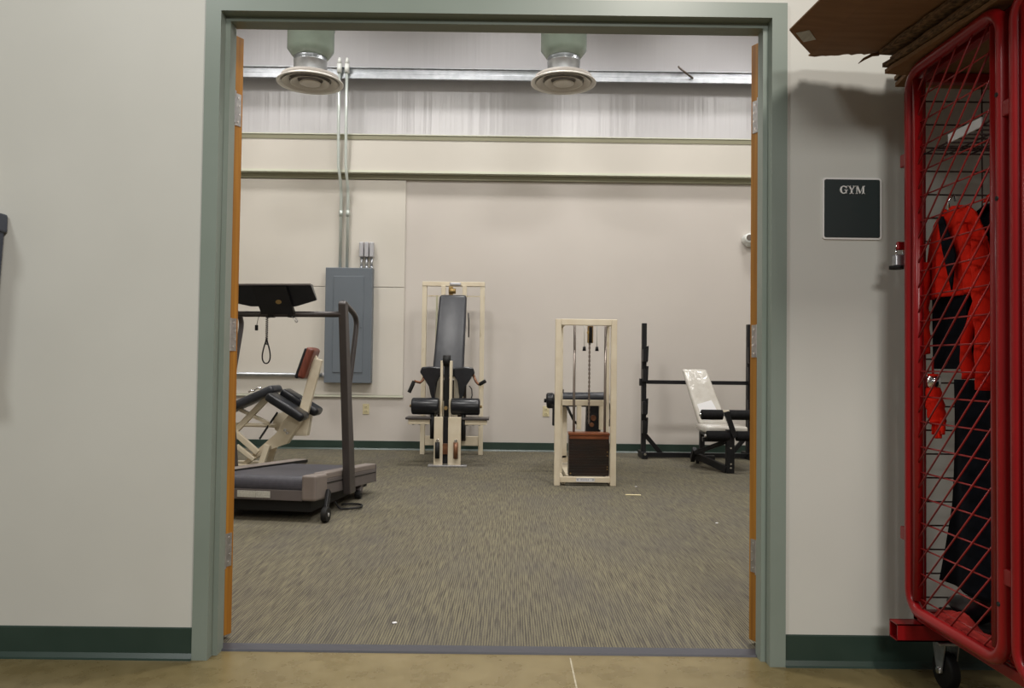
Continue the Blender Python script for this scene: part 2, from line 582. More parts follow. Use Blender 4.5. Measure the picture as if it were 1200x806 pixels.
# ================================================================ BACK WALL FITTINGS
root = empty('backboard', (-2.9, 6.165, .6), 'large cream plywood board on the back wall behind the electrical panel', 'wall board')
mb = MB(); mb.span(-4.1, -1.135, 6.168, 6.1895, 1.822, 3.026, .002, 1); mb.build('upper_sheet', 'band', root)
mb = MB(); mb.span(-4.1, -1.135, 6.168, 6.1895, .612, 1.816, .002, 1); mb.build('lower_sheet', 'band', root)
mb = MB(); mb.span(-4.1, -1.13, 6.158, 6.1895, .588, .609); mb.build('bottom_edging', 'lip', root)

panel_root = root = empty('electrical_panel', (-1.73, 6.1, .742), 'tall grey blue electrical panel with recessed door on the back wall', 'electrical panel')
mb = MB(); mb.span(-1.993, -1.475, 6.055, 6.165, .745, 2.02, .006); mb.build('cabinet', 'panel', root)
mb = MB(); mb.span(-1.9, -1.568, 6.047, 6.056, .86, 1.925, .004); d = mb.build('panel_door', 'panel', root)
mb = MB(); mb.span(-1.60, -1.582, 6.041, 6.048, 1.36, 1.42, .002); mb.build('latch', 'panel', d)

for i, (x0, x1, lab) in enumerate(((-1.852, -1.868, 'left of the two vertical grey conduits above the electrical panel'),
                                  (-1.775, -1.785, 'right of the two vertical grey conduits above the electrical panel'))):
    root = empty('conduit', (x0, 6.12, 2.02), lab, 'conduit', 'vertical conduits above the panel')
    xt = x1
    mb = MB(); mb.tube([(x0, 6.13, 2.02), (x0, 6.13, 2.8), (x0, 6.11, 2.92), (x0, 6.04, 3.03), (xt, 6.03, 3.15), (xt, 6.0, 3.6), (xt, 6.0, 4.22)], .0165, 14); mb.build('pipe', 'conduit', root)
    mb = MB(); mb.cyl((x0, 6.13, 2.60), (x0, 6.13, 2.67), .021, n=14); mb.build('coupling', 'conduit', root)
    mb = MB(); mb.cyl((xt, 6.0, 4.17), (xt, 6.0, 4.27), .027, n=14); mb.cyl((xt, 6.0, 4.27), (xt, 6.0, 4.34), .027, .012, n=14); mb.build('weatherhead', 'white', root)
root = empty('conduit', (-2.9, 6.13, .82), 'horizontal grey conduit running left from the electrical panel', 'conduit')
mb = MB(); mb.cyl((-4.2, 6.14, .828), (-2.02, 6.14, .828), .021); mb.build('pipe', 'galv', root)
mb = MB(); mb.cyl((-2.025, 6.14, .828), (-1.994, 6.14, .828), .026); mb.build('connector', 'fitting', root)
for i, (x, lab) in enumerate(((-1.612, 'left'), (-1.555, 'middle'), (-1.498, 'right'))):
    mb = MB(); mb.span(x - .024, x + .024, 6.09, 6.15, 2.145, 2.315, .012, 3); cb = mb.build('conduit_body', 'fitting', panel_root)
    mb = MB(); mb.cyl((x, 6.125, 2.02), (x, 6.125, 2.15), .014); mb.cyl((x, 6.125, 2.02), (x, 6.125, 2.04), .021, n=6); mb.build('nipple', 'galv', cb)

for x, lab in ((-1.545, 'ivory wall outlet on the back wall under the electrical panel'), (.468, 'ivory wall outlet on the back wall behind the weight stack machine')):
    root = empty('wall_outlet', (x, 6.19, .40), lab, 'outlet', 'ivory outlets on the back wall')
    mb = MB(); mb.span(x - .037, x + .037, 6.182, 6.1895, .395, .512, .003); mb.build('cover_plate', 'ivory', root)
    for z in (.43, .477):
        mb = MB(); mb.span(x - .017, x + .017, 6.178, 6.183, z - .016, z + .016, .004); rc = mb.build('receptacle', 'ivory', root)
        mb = MB(); mb.span(x - .008, x - .005, 6.1765, 6.179, z - .006, z + .006); mb.span(x + .005, x + .008, 6.1765, 6.179, z - .006, z + .006); mb.build('slots', 'black', rc)

root = empty('wall_fixture', (2.70, 6.15, 2.35), 'white domed fixture with dark round eye high on the back wall', 'wall fixture')
mb = MB(); mb.span(2.68, 2.86, 6.10, 6.189, 2.325, 2.47, .03, 4); mb.build('housing', 'white', root)
mb = MB(); mb.cyl((2.705, 6.19, 2.405), (2.700, 6.04, 2.405), .062, .055, 28, .015); lm = mb.build('lamp_head', 'white', root)
mb = MB(); mb.cyl((2.692, 6.05, 2.408), (2.690, 6.032, 2.408), .032, n=24); mb.build('eye', 'steel_dark', lm)

mb = MB(); mb.tube([(2.05, 6.012, 4.165), (1.92, 5.985, 4.25), (1.885, 5.98, 4.275), (1.88, 5.98, 4.29)], .011, 8)
tag(mb.build('threaded_rod', 'steel_dark'), 'short dark bent rod resting on the galvanized girt, right side', 'rod')


# ceiling diffusers
def diffuser(x, y, z, lab):
    root = empty('ceiling_diffuser', (x, y, z), lab, 'air diffuser', 'round ceiling diffusers')
    mb = MB(); mb.lathe([(.150, .085), (.19, .07), (.275, .022), (.302, .008), (.302, 0), (.285, -.001), (.262, .012), (.2, .05), (.15, .075)], (x, y, z), 56)
    mb.build('outer_ring', 'diff_rim', root)
    for k, (ro, ri) in enumerate(((.255, .19), (.178, .115), (.098, .0))):
        mb = MB()
        if ri:
            mb.lathe([(ri, .030), (ri + .01, .028), (ro - .012, .002), (ro, -.001), (ro, .004), (ro - .012, .01), (ri, .036), (ri, .030)], (x, y, z), 48)
        else:
            mb.lathe([(.001, .004), (.045, .002), (.07, .000), (ro, -.002), (ro, .004), (.05, .02), (.001, .024)], (x, y, z), 48)
        mb.build('cone', 'diff', root)
    mb = MB(); mb.lathe([(.001, .07), (.262, .06), (.262, .012), (.258, .012), (.258, .055), (.001, .065)], (x, y, z), 40); mb.build('throat', 'dark_gap', root)
    mb = MB(); mb.lathe([(.150, .07), (.150, .19), (.153, .192), (.153, .20), (.150, .202), (.150, .25)], (x, y, z), 40)
    n = mb.build('collar', 'galv', root)
    mb = MB(); mb.lathe([(.150, .235), (.156, .235), (.212, .31), (.212, .50), (.216, .503), (.216, .515), (.212, .518), (.212, .585), (.218, .59), (.218, .61), (.212, .615), (.212, 1.69)], (x, y, z), 40)
    mb.build('duct', 'sage_duct', root)


diffuser(-1.822, 4.6, 3.545, 'left round ceiling diffuser hanging on a sage green duct')
diffuser(.520, 4.6, 3.575, 'right round ceiling diffuser hanging on a sage green duct')

# litter on the carpet
mb = MB(); mb.box((.992, 3.307, .008), (.115, .022, .005), Matrix.Rotation(R(-4), 3, 'Z'), .001)
tag(mb.build('scrap_strip', 'tan_scrap'), 'small pale yellow strip lying on the carpet right of the weight stack', 'litter')
for x, y, lab in ((1.351, 2.297, 'tiny white scrap on the carpet near the right door leaf'), (-.36, .37, 'tiny white crumb on the carpet close to the doorway'), (1.08, 3.72, 'tiny white crumb on the carpet beside the weight stack frame')):
    mb = MB(); mb.box((x, y, .007), (.016, .012, .004), Matrix.Rotation(R(30), 3, 'Z'), .001)
    tag(mb.build('paper_scrap', 'paper'), lab, 'litter')


# ================================================================ TREADMILL
def treadmill():
    th = R(-8)
    org = Vector((-1.10, 2.16, .004))
    root = empty('treadmill', (-1.4, 2.65, .004), 'taupe treadmill with black console and handrails at the left of the gym', 'treadmill')
    T = Matrix.Translation(org) @ Matrix.Rotation(th, 4, 'Z')
    # local: x to the right (0 = right side), y = length going away, z up.  Deck top .285 near, .205 far
    def zt(y): return .285 - .075 * y / 1.15
    Wd, Ln = .76, 1.16
    def slab(x0, x1, y0, y1, t0, t1, mat, name, bev=0, par=root):
        mb_ = MB(T)
        g = bmesh.ops.create_cube(mb_.bm, size=1)
        for v in g['verts']:
            x = x0 if v.co.x < 0 else x1
            y = y0 if v.co.y < 0 else y1
            z = zt(y) + (t0 if v.co.z < 0 else t1)
            v.co = (x, y, z)
        if bev:
            bmesh.ops.bevel(mb_.bm, geom=list(mb_.bm.edges), offset=bev, segments=3, profile=.5, affect='EDGES')
        return mb_.build(name, mat, par)
    # front cowling: dark curved hood rolling over the front
    mb = MB(T)
    pts = []
    for k in range(9):
        a = R(180 - 90 * k / 8)
        pts.append((.055 + .055 * math.cos(a), zt(0) - .045 - .035 + .068 * math.sin(a)))
    poly = [(0.004, .175)] + pts + [(Ln - .02, zt(Ln) - .012), (Ln - .02, zt(Ln) - .08), (.02, .15)]
    mb.prism(poly, 0, -Wd + .085, -.075)
    mb.build('deck', 'belt', root)
    slab(-Wd + .01, -.02, .015, .05, -.145, -.115 + .01, 'tread_side', 'front_panel').location.z += 0
    mb = MB(T); mb.span(-Wd + .04, -.085, .0, .022, .128, .192, .003); mb.build('front_plate', 'tread_side', root)
    mb = MB(T); mb.span(-.50, -.385, -.004, .002, .142, .181); mb.span(-.382, -.29, -.004, .002, .142, .181); mb.build('sticker', 'white_sticker', root)['label'] = 'two pale stickers'
    mb = MB(T); mb.cyl((-.54, -.004, .162), (-.54, .004, .162), .012); mb.build('bolt', 'chrome', root)
    # right side rail: beige cap strip, side panel, end cap
    slab(-.085, .0, .17, Ln - .0, -.035, .005, 'tread_beige', 'side_rail_cap', .008)
    slab(-.035, .0, .15, Ln, -.13, -.033, 'tread_side', 'side_rail', .004)
    slab(-.088, .004, -.012, .18, -.155, .0, 'tread_beige', 'end_cap', .014)
    slab(-.008, .003, .18, Ln, -.062, -.056, 'rubber', 'rail_groove')
    slab(-.03, .004, Ln - .002, Ln + .012, -.13, .0, 'tread_side', 'rear_cap', .004)
    # left side rail
    slab(-Wd, -Wd + .105, .12, Ln + .28, -.035, .005, 'tread_beige', 'side_rail_cap', .008)
    slab(-Wd, -Wd + .035, .10, Ln + .28, -.13, -.033, 'tread_side', 'side_rail', .004)
    slab(-Wd, -Wd + .11, -.012, .14, -.155, .0, 'tread_beige', 'end_cap', .018)
    slab(-Wd + .104, -Wd + .112, .12, Ln + .28, -.02, .001, 'rubber', 'rail_groove')
    # under tray: black, lowered to stand in for the shadow below the deck
    mb = MB(T); mb.span(-Wd + .05, -.05, .05, Ln - .05, .055, .13); mb.build('shade_tray', 'rubber', root)
    # legs and wheels
    for x in (-.03, -Wd + .03):
        x = .05 if x > -.1 else x - .08
        mb = MB(T); mb.bar((x, .03, .045), (x - .035, .17, .17), .022, .035, (0, 1, 0), .004); lg = mb.build('leg', 'black', root)
        mb = MB(T); mb.cyl((x - .018, .035, .047), (x + .018, .035, .047), .046, n=26, bev=.006); wh = mb.build('wheel', 'rubber', lg)
        mb = MB(T); mb.cyl((x - .021, .035, .047), (x + .021, .035, .047), .012, n=14); mb.build('hub', 'hinge', wh)
        x = -.03 if x > -.1 else -.73
        mb = MB(T); mb.bar((x, .87, .035), (x, .90, .11), .04, .05, (0, 1, 0), .004); lg = mb.build('leg', 'tread_side', root)
        mb = MB(T); mb.cyl((x - .02, .865, .033), (x + .02, .865, .033), .032, n=22, bev=.006); mb.build('foot', 'rubber', lg)
    # uprights: flat tapered members
    for x, nm in ((.028, 'r'), (-.80, 'l')):
        mb = MB(T)
        poly = [(.46, .10), (.575, .10), (.36, 1.36), (.315, 1.365), (.300, 1.345)]
        mb.prism(poly, 0, x - .024, x + .024, .006)
        mb.build('upright', 'tread_dark', root)
        mb = MB(T)
        pts = [(x, .325, 1.352), (x, .36, 1.350), (x + .002, .45, 1.322), (x + .002, .54, 1.29), (x + .002, .58, 1.255), (x + .002, .585, 1.20), (x + .002, .55, 1.08), (x, .50, .90), (x, .465, .80)]
        # smooth the path
        sm = []
        P = [Vector(p) for p in pts]
        for i in range(len(P) - 1):
            p0, p1, p2, p3 = P[max(i - 1, 0)], P[i], P[i + 1], P[min(i + 2, len(P) - 1)]
            for t in (0, .25, .5, .75):
                sm.append(.5 * ((2 * p1) + (-p0 + p2) * t + (2 * p0 - 5 * p1 + 4 * p2 - p3) * t * t + (-p0 + 3 * p1 - 3 * p2 + p3) * t ** 3))
        sm.append(P[-1])
        mb.tube(sm, .0175, 14)
        mb.build('handrail', 'tread_dark', root)
    mb = MB(T); mb.cyl((-.79, .325, 1.278), (.02, .325, 1.278), .019, n=18); mb.build('crossbar', 'tread_dark', root)
    # console: shallow black tray tipped toward the runner
    cx = -.435
    mb = MB(T)
    back = [(-.315, 1.465), (.275, 1.465), (.305, 1.365), (.155, 1.325), (-.155, 1.325), (-.35, 1.365)]
    v0 = [mb.bm.verts.new((cx + a, .24 + (1.478 - z) * .35, z)) for a, z in back]
    v1 = [mb.bm.verts.new((cx + a * .88 + .0, .36 + (1.465 - z) * .2, z + .012)) for a, z in back]
    mb.bm.faces.new(v0); mb.bm.faces.new(v1[::-1])
    for i in range(6):
        mb.bm.faces.new((v0[i], v1[i], v1[(i + 1) % 6], v0[(i + 1) % 6]))
    bmesh.ops.bevel(mb.bm, geom=list(mb.bm.edges), offset=.006, segments=2, profile=.5, affect='EDGES')
    con = mb.build('console', 'vinyl', root)
    mb = MB(T); mb.span(cx - .312, cx + .278, .234, .245, 1.458, 1.468); mb.build('console_lip', 'tread_side', con)
    mb = MB(T)
    poly = [(-.115, 1.448), (.115, 1.448), (.150, 1.275), (-.075, 1.275)]
    v0 = [mb.bm.verts.new((cx + a, .228 + (1.448 - z) * .36, z)) for a, z in poly]
    v1 = [mb.bm.verts.new((cx + a, .258 + (1.448 - z) * .36, z)) for a, z in poly]
    mb.bm.faces.new(v0); mb.bm.faces.new(v1[::-1])
    for i in range(4):
        mb.bm.faces.new((v0[i], v1[i], v1[(i + 1) % 4], v0[(i + 1) % 4]))
    mb.build('console_neck', 'black', root)
    mb = MB(T)
    mb.cyl((cx + .055, .258, 1.352), (cx + .055, .268, 1.355), .014, n=20)
    for v in mb.bm.verts: v.co.x = cx + .055 + (v.co.x - cx - .055) * 1.4
    mb.build('badge', 'brass', root)['label'] = 'small oval brass badge'
    for a in (-.02, .115):
        mb = MB(T); mb.span(cx + a - .018, cx + a + .018, .30, .35, 1.256, 1.302, .005); mb.build('clamp', 'rubber', root)
    # power cord
    mb = MB(T)
    pts = [(-.03, .40, .06), (.0, .42, .014), (.06, .43, .013), (.11, .48, .013), (.10, .56, .013), (.04, .60, .013), (-.06, .56, .013)]
    sm = []
    P = [Vector(p) for p in pts]
    for i in range(len(P) - 1):
        p0, p1, p2, p3 = P[max(i - 1, 0)], P[i], P[i + 1], P[min(i + 2, len(P) - 1)]
        for t in (0, .2, .4, .6, .8):
            sm.append(.5 * ((2 * p1) + (-p0 + p2) * t + (2 * p0 - 5 * p1 + 4 * p2 - p3) * t * t + (-p0 + 3 * p1 - 3 * p2 + p3) * t ** 3))
    mb.tube(sm, .007, 8); mb.build('power_cord', 'rubber', root)
    return T


TT = treadmill()


def at_tread(x, y, z): return TT @ Vector((x, y, z))


# coiled cord, key clip and safety clip hanging on the crossbar
root = empty('coiled_cord', at_tread(-.475, .318, .95), 'black coiled cord ending in a loop, hanging from the treadmill crossbar', 'cord')
pts = []
for i in range(141):
    t = i / 140
    a = t * 14 * 2 * math.pi
    c = at_tread(-.475, .300, 1.262 - .185 * t)
    pts.append((c.x + .0075 * math.cos(a), c.y + .0075 * math.sin(a), c.z))
mb = MB(); mb.tube(pts, .0028, 5); mb.build('coil', 'rubber', root)
pts = []
for i in range(33):
    a = 2 * math.pi * i / 32
    q = (1 - math.cos(a)) / 2
    c = at_tread(-.475 + .036 * math.sin(a) * (q ** .8 * 1.1), .300, 1.12 - .165 * q)
    pts.append(c)
mb = MB(); mb.tube(pts, .0045, 8); mb.build('loop', 'rubber', root)
mb = MB(); mb.tube([at_tread(-.475 + .024 * math.cos(a), .325, 1.278 + .022 * math.sin(a)) for a in [2 * math.pi * k / 16 for k in range(16)]], .003, 6, True); mb.build('ring', 'rubber', root)
root = empty('safety_clip', at_tread(-.55, .3, 1.17), 'small black safety clip on a thin string hanging left of the coiled cord', 'clip')
mb = MB(); mb.tube([at_tread(-.505, .30, 1.298), at_tread(-.518, .298, 1.285), at_tread(-.535, .3, 1.25), at_tread(-.545, .3, 1.205)], .0018, 6); mb.build('string', 'rubber', root)
mb = MB(); c = at_tread(-.546, .3, 1.187); mb.box(c, (.02, .014, .036), None, .004); mb.build('clip', 'rubber', root)
root = empty('keychain_clip', at_tread(-.27, .3, 1.22), 'small metal clip dangling from the treadmill crossbar below the console neck', 'clip')
mb = MB(); mb.tube([at_tread(-.305, .300, 1.262), at_tread(-.29, .296, 1.245), at_tread(-.272, .296, 1.222), at_tread(-.262, .296, 1.226), at_tread(-.278, .296, 1.252)], .003, 6); mb.build('clip', 'hinge', root)


# ================================================================ LEFT CREAM MACHINE (curl machine)
def pad_obj(name, p, q, w_, h_, up_, mat, parent, bev=.03):
    mb_ = MB(); mb_.bar(p, q, w_, h_, up_, bev, 4)
    return mb_.build(name, mat, parent, smooth=True)


root = empty('curl_machine', (-2.3, 4.5, .004), 'cream framed exercise machine with split black pads and red brown chest pad behind the treadmill', 'exercise machine')
cp = pad_obj('chest_pad', (-1.715, 4.5, 1.10), (-1.805, 4.5, .825), .26, .075, (1, 0, 0), 'brown', root, .028)
pad_obj('pad_cover', (-1.752, 4.5, 1.095), (-1.842, 4.5, .825), .25, .035, (1, 0, 0), 'vinyl', cp, .016)
mb = MB(); mb.bar((-1.675, 4.5, 1.0), (-1.80, 4.5, .50), .085, .06, (0, 1, 0), .006); mb.build('post', 'cream', root)
mb = MB(); mb.bar((-1.715, 4.5, 1.02), (-1.665, 4.5, .93), .05, .05, (0, 1, 0), .004); mb.build('pad_bracket', 'cream', root)
pad_obj('seat_pad', (-2.06, 4.33, .675), (-1.735, 4.33, .475), .22, .08, (.5, 0, .85), 'vinyl', root, .03)
pad_obj('seat_pad', (-2.02, 4.63, .70), (-1.685, 4.63, .505), .22, .08, (.5, 0, .85), 'vinyl', root, .03)
pad_obj('arm_pad', (-2.50, 4.5, .52), (-2.035, 4.5, .735), .30, .075, (-.4, 0, .9), 'vinyl_grey', root, .03)
mb = MB(); mb.tube([(-2.19, 4.33, .72), (-2.16, 4.33, .74), (-2.13, 4.33, .735)], .008, 8); mb.tube([(-2.24, 4.33, .70), (-2.22, 4.33, .715), (-2.19, 4.33, .71)], .008, 8); mb.build('chrome_bracket', 'chrome', root)
mb = MB(); mb.bar((-2.11, 4.5, .66), (-2.42, 4.5, .33), .05, .05, (0, 1, 0), .004); mb.build('arm_support', 'cream', root)
mb = MB(); mb.prism([(-2.40, .03), (-2.34, .04), (-2.02, .33), (-1.98, .42), (-1.885, .54), (-1.77, .54), (-1.82, .42), (-1.93, .235), (-2.09, .185), (-2.36, .0)][::-1], 1, 4.45, 4.55, .006); mb.build('main_beam', 'cream', root)
mb = MB(); mb.prism([(-1.915, .50), (-1.75, .50), (-1.78, .30), (-1.90, .30)], 1, 4.56, 4.66, .005); mb.build('side_box', 'cream', root)
for y in (4.42, 4.66):
    mb = MB(); mb.bar((-2.09, y, .23), (-2.155, y, .02), .05, .045, (0, 1, 0), .004); mb.build('leg', 'cream', root)
mb = MB(); mb.span(-2.95, -2.12, 4.40, 4.45, .006, .055, .004); mb.build('base_rail', 'cream', root)
mb = MB(); mb.span(-2.95, -2.12, 4.64, 4.69, .006, .055, .004); mb.build('base_rail', 'cream', root)
mb = MB(); mb.cyl((-1.99, 4.56, .415), (-1.99, 4.58, .415), .10, n=32); mb.build('cam_plate', 'cream_worn', root)
mb = MB(); mb.bar((-2.05, 4.555, .51), (-2.17, 4.44, .28), .012, .03, (0, 1, 0)); mb.build('drive_belt', 'rubber', root)
mb = MB(); mb.cyl((-2.45, 4.5, .40), (-2.04, 4.5, .395), .018, n=14); mb.build('link_rod', 'cream', root)
mb = MB(); mb.bar((-2.38, 4.5, .54), (-2.10, 4.5, .41), .03, .04, (0, 1, 0), .003); mb.build('link_bar', 'cream', root)
mb = MB(); mb.bar((-2.38, 4.40, .34), (-2.17, 4.40, .16), .05, .04, (0, 1, 0), .006); mb.bar((-2.36, 4.40, .22), (-2.2, 4.40, .10), .04, .04, (0, 1, 0), .006); mb.build('brace', 'cream', root)
mb = MB(); mb.cyl((-1.945, 4.435, .36), (-1.945, 4.45, .36), .014, n=12); mb.cyl((-1.925, 4.435, .335), (-1.925, 4.45, .335), .012, n=12); mb.build('bolts', 'chrome', root)
mb = MB(); mb.span(-2.92, -2.86, 4.40, 4.69, .03, 1.05, .004); mb.build('rear_post', 'cream', root)

# ================================================================ CENTRE MACHINE
root = empty('leg_machine', (-.54, 5.2, .004), 'cream leg machine with tall charcoal back pad and black rollers at the back wall', 'exercise machine')
for x in (-.865, -.245):
    mb = MB(); mb.span(x - .024, x + .024, 5.77, 5.83, .004, 1.845, .004); mb.build('rear_post', 'cream_worn', root)
mb = MB(); mb.span(-.889, -.221, 5.765, 5.83, 1.80, 1.848, .004); mb.build('top_rail', 'cream', root)
mb = MB(); mb.span(-.84, -.27, 5.79, 5.81, 1.690, 1.702); mb.build('pin_rail', 'cream_worn', root)
mb = MB(); mb.span(-.84, -.27, 5.78, 5.82, .10, .20, .004); mb.build('bottom_rail', 'cream', root)
mb = MB(); mb.span(-.595, -.475, 5.755, 5.768, 1.805, 1.84, .01, 3)
nm = mb.build('name_plate', 'fitting', root)
for x in (-.68, -.455):
    mb = MB(); mb.span(x, x + .045, 5.70, 5.74, 1.60, 1.80, .003); mb.build('pulley_bracket', 'cream', root)
mb = MB(); mb.span(-.60, -.555, 5.70, 5.76, 1.66, 1.79, .006); mb.cyl((-.60, 5.70, 1.74), (-.525, 5.70, 1.74), .028, n=20); mb.build('pulley', 'brass', root)
mb = MB(); mb.cyl((-.575, 5.72, 1.70), (-.575, 5.60, .6), .006, n=8); mb.build('cable', 'rubber', root)
mb = MB(); mb.cyl((-.728, 5.75, 1.69), (-.728, 5.75, .15), .011, n=12); mb.build('guide_rod', 'olive', root)
mb = MB(); mb.span(-.70, -.40, 5.68, 5.76, .16, .80, .004); mb.build('weight_stack', 'stack', root)
# back pad
mb = MB()
P0, P1 = Vector((-.543, 5.60, 1.69)), Vector((-.563, 5.28, .84))
z = (P1 - P0)
for_v = []
g = bmesh.ops.create_cube(mb.bm, size=1)
for v in g['verts']:
    t = v.co.z + .5          # 1 = top
    c = P1 + (P0 - P1) * t
    hw = .142 if t > .5 else .158
    v.co = Vector((c.x + (1 if v.co.x > 0 else -1) * hw, c.y + v.co.y * .085, c.z))
bmesh.ops.bevel(mb.bm, geom=list(mb.bm.edges), offset=.032, segments=5, profile=.5, affect='EDGES')
mb.build('back_pad', 'vinyl_grey', root, smooth=True)
mb = MB(); mb.prism([(-.69, .82), (-.42, .82), (-.425, 1.2), (-.685, 1.2)], 1, 5.44, 5.50, .006); mb.build('pad_frame', 'cream_worn', root)
mb = MB(); mb.tube([(-.375, 5.55, 1.25), (-.372, 5.5, 1.40), (-.378, 5.5, 1.5)], .006, 8); mb.build('side_pin', 'black', root)
# tall mast with slot
for x in (-.592, -.505):
    mb = MB(); mb.span(x - .012, x + .012, 4.88, 4.98, .10, 1.0, .005); mb.build('mast_rail', 'cream_worn', root)
mb = MB(); mb.cyl((-.583, 4.93, 1.0), (-.513, 4.93, 1.0), .052, n=30); mb.build('mast_wheel', 'rubber', root)
mb = MB(); mb.span(-.570, -.527, 4.93, 4.97, .25, 1.0); mb.build('mast_belt', 'rubber', root)
mb = MB(); mb.span(-.604, -.493, 4.862, 4.88, .19, .235, .004); mb.cyl((-.548, 4.862, .55), (-.548, 4.90, .55), .018, n=14); mb.build('mast_clamp', 'brass', root)
# thigh wings: black tapered shapes either side
for s, cx in ((-1, -.565), (1, -.535)):
    mb = MB()
    poly = [(cx + s * .04, .93), (cx + s * .15, .945), (cx + s * .235, .935), (cx + s * .252, .885), (cx + s * .225, .85), (cx + s * .148, .755), (cx + s * .132, .68), (cx + s * .130, .60), (cx + s * .105, .60), (cx + s * .102, .80), (cx + s * .04, .86)]
    if s > 0: poly = poly[::-1]
    mb.prism(poly, 1, 5.02, 5.13, .014)
    mb.build('thigh_pad', 'vinyl', root)
    mb = MB(); mb.span(min(cx + s * .045, cx + s * .135), max(cx + s * .045, cx + s * .135), 5.14, 5.2, .60, .86, .004); mb.build('seat_box', 'cream_worn', root)
# crank handles
mb = MB(); mb.tube([(-.77, 5.05, .87), (-.785, 5.03, .81), (-.81, 5.01, .785), (-.865, 4.99, .80)], .013, 10); h = mb.build('handle', 'rust', root)
mb = MB(); mb.cyl((-.865, 4.985, .80), (-.91, 4.97, .69), .019, n=16, bev=.004); mb.build('grip', 'rubber', h)
mb = MB(); mb.tube([(-.30, 5.05, .87), (-.268, 5.03, .80), (-.243, 5.01, .775), (-.225, 5.0, .78)], .013, 10); h = mb.build('handle', 'rust', root)
mb = MB(); mb.cyl((-.235, 5.0, .775), (-.175, 4.98, .81), .018, n=16, bev=.004); mb.build('grip', 'rubber', h)
mb = MB(); mb.tube([(-.335, 5.02, .76), (-.31, 5.02, .73), (-.305, 5.02, .67), (-.32, 5.02, .60)], .005, 8); mb.build('hose', 'rubber', root)
# rollers
for x0, x1, e in ((-.872, -.608, -.89), (-.498, -.222, -.204)):
    mb = MB(); mb.cyl((x0, 4.88, .566), (x1, 4.88, .566), .080, n=36, bev=.02); rr = mb.build('roller', 'vinyl', root)
    mb = MB(); mb.cyl((min(x0, e), 4.88, .566), (max(x1, e), 4.88, .566), .014, n=12); mb.build('axle', 'brass', rr)
# foot rests
for x0, x1 in ((-.925, -.675), (-.415, -.135)):
    mb = MB(); mb.span(x0 + .025, x1 - .02, 4.85, 5.0, .395, .440, .004); fo = mb.build('foot_rest', 'cream', root)
    mb = MB(); mb.span(x0, x1, 4.83, 5.02, .440, .463, .006); mb.build('tread_pad', 'tread_dark', fo)
    mb = MB()
    for k in range(3):
        xx = x0 + .07 + k * .06
        mb.cyl((xx, 4.88, .385), (xx, 4.88, .396), .009, n=10)
    mb.build('bolt_heads', 'hinge', fo)
mb = MB(); mb.span(-.69, -.40, 4.88, 4.93, .34, .42, .004); mb.build('cross_plate', 'cream', root)
# lower plates and shocks
for x0, x1, xs in ((-.648, -.565, -.612), (-.515, -.395, -.44)):
    mb = MB(); mb.span(x0, x1, 4.79, 4.83, .02, .47, .004); mb.build('front_plate', 'cream', root)
    mb = MB(); mb.cyl((xs, 4.772, .085), (xs, 4.772, .235), .022, n=18); sh = mb.build('shock', 'rust' if xs > -.5 else 'rubber', root)
    mb = MB(); mb.cyl((xs, 4.765, .25), (xs, 4.79, .25), .014, n=12); mb.build('bolt', 'chrome', sh)
for x in (-.672, -.378):
    mb = MB(); mb.cyl((x, 4.86, .26), (x, 4.86, .50), .020, n=16); mb.build('damper', 'rubber', root)
mb = MB(); mb.span(-.575, -.505, 4.835, 4.87, .03, .47); mb.build('mast_channel', 'black', root)
mb = MB(); mb.span(-.568, -.512, 4.80, 4.835, .12, .22, .004); mb.build('pivot_block', 'rust', root)
mb = MB(); mb.span(-.70, -.335, 4.77, 4.85, .005, .022, .003); mb.build('base_plate', 'hinge', root)
mb = MB(); mb.span(-.58, -.50, 4.85, 5.8, .02, .09, .004); mb.build('base_beam', 'cream', root)
mb = MB(); mb.span(-.60, -.48, 5.1, 5.6, .09, .60, .004); mb.build('seat_post', 'cream', root)

# ================================================================ WEIGHT STACK MACHINE (right of centre)
root = empty('weight_stack_machine', (.67, 4.1, .004), 'cream cable frame machine with dark weight stack and hanging chain', 'exercise machine')
for x in (.447, .897):
    mb = MB(); mb.span(x - .0235, x + .0235, 3.73, 3.78, .004, 1.345, .004); mb.build('front_post', 'cream', root)
mb = MB(); mb.span(.4705, .8735, 3.725, 3.775, 1.295, 1.345, .004); mb.build('top_rail', 'cream', root)
mb = MB(); mb.span(.4705, .8735, 3.735, 3.775, .03, .075, .004); mb.build('bottom_rail', 'cream', root)
for x in (.50, .90):
    mb = MB(); mb.span(x - .015, x + .015, 4.16, 4.2, .004, 1.33, .004); mb.build('rear_post', 'cream_worn', root)
mb = MB(); mb.span(.48, .90, 4.16, 4.19, .625, .675, .004); mb.build('middle_rail', 'cream', root)
for x in (.50, .885):
    mb = MB(); mb.span(x - .015, x + .015, 3.78, 4.16, 1.30, 1.335, .003); mb.build('side_rail', 'cream', root)
    mb = MB(); mb.span(x - .015, x + .015, 3.78, 4.16, .01, .045, .003); mb.build('side_rail', 'cream', root)
for x in (.588, .842):
    mb = MB(); mb.cyl((x, 3.86, .05), (x, 3.86, 1.30), .0105, n=14); mb.build('guide_rod', 'steel_dark', root)
mb = MB()
for k in range(38):
    z0 = 1.15 - k * .0175
    rot = Matrix.Rotation(R(90 * (k % 2)), 3, 'Z')
    mb.box((.711, 3.86, z0), (.017, .010, .021), rot, .002, 1)
mb.build('chain', 'steel_dark', root)
mb = MB(); mb.span(.690, .735, 3.80, 3.86, 1.155, 1.295, .006); mb.cyl((.700, 3.80, 1.24), (.700, 3.795, 1.24), .018, n=16); mb.build('pulley_block', 'brass', root)
mb = MB(); mb.cyl((.712, 3.79, 1.155), (.712, 3.79, 1.285), .014, n=12); mb.build('pulley_shaft', 'rubber', root)
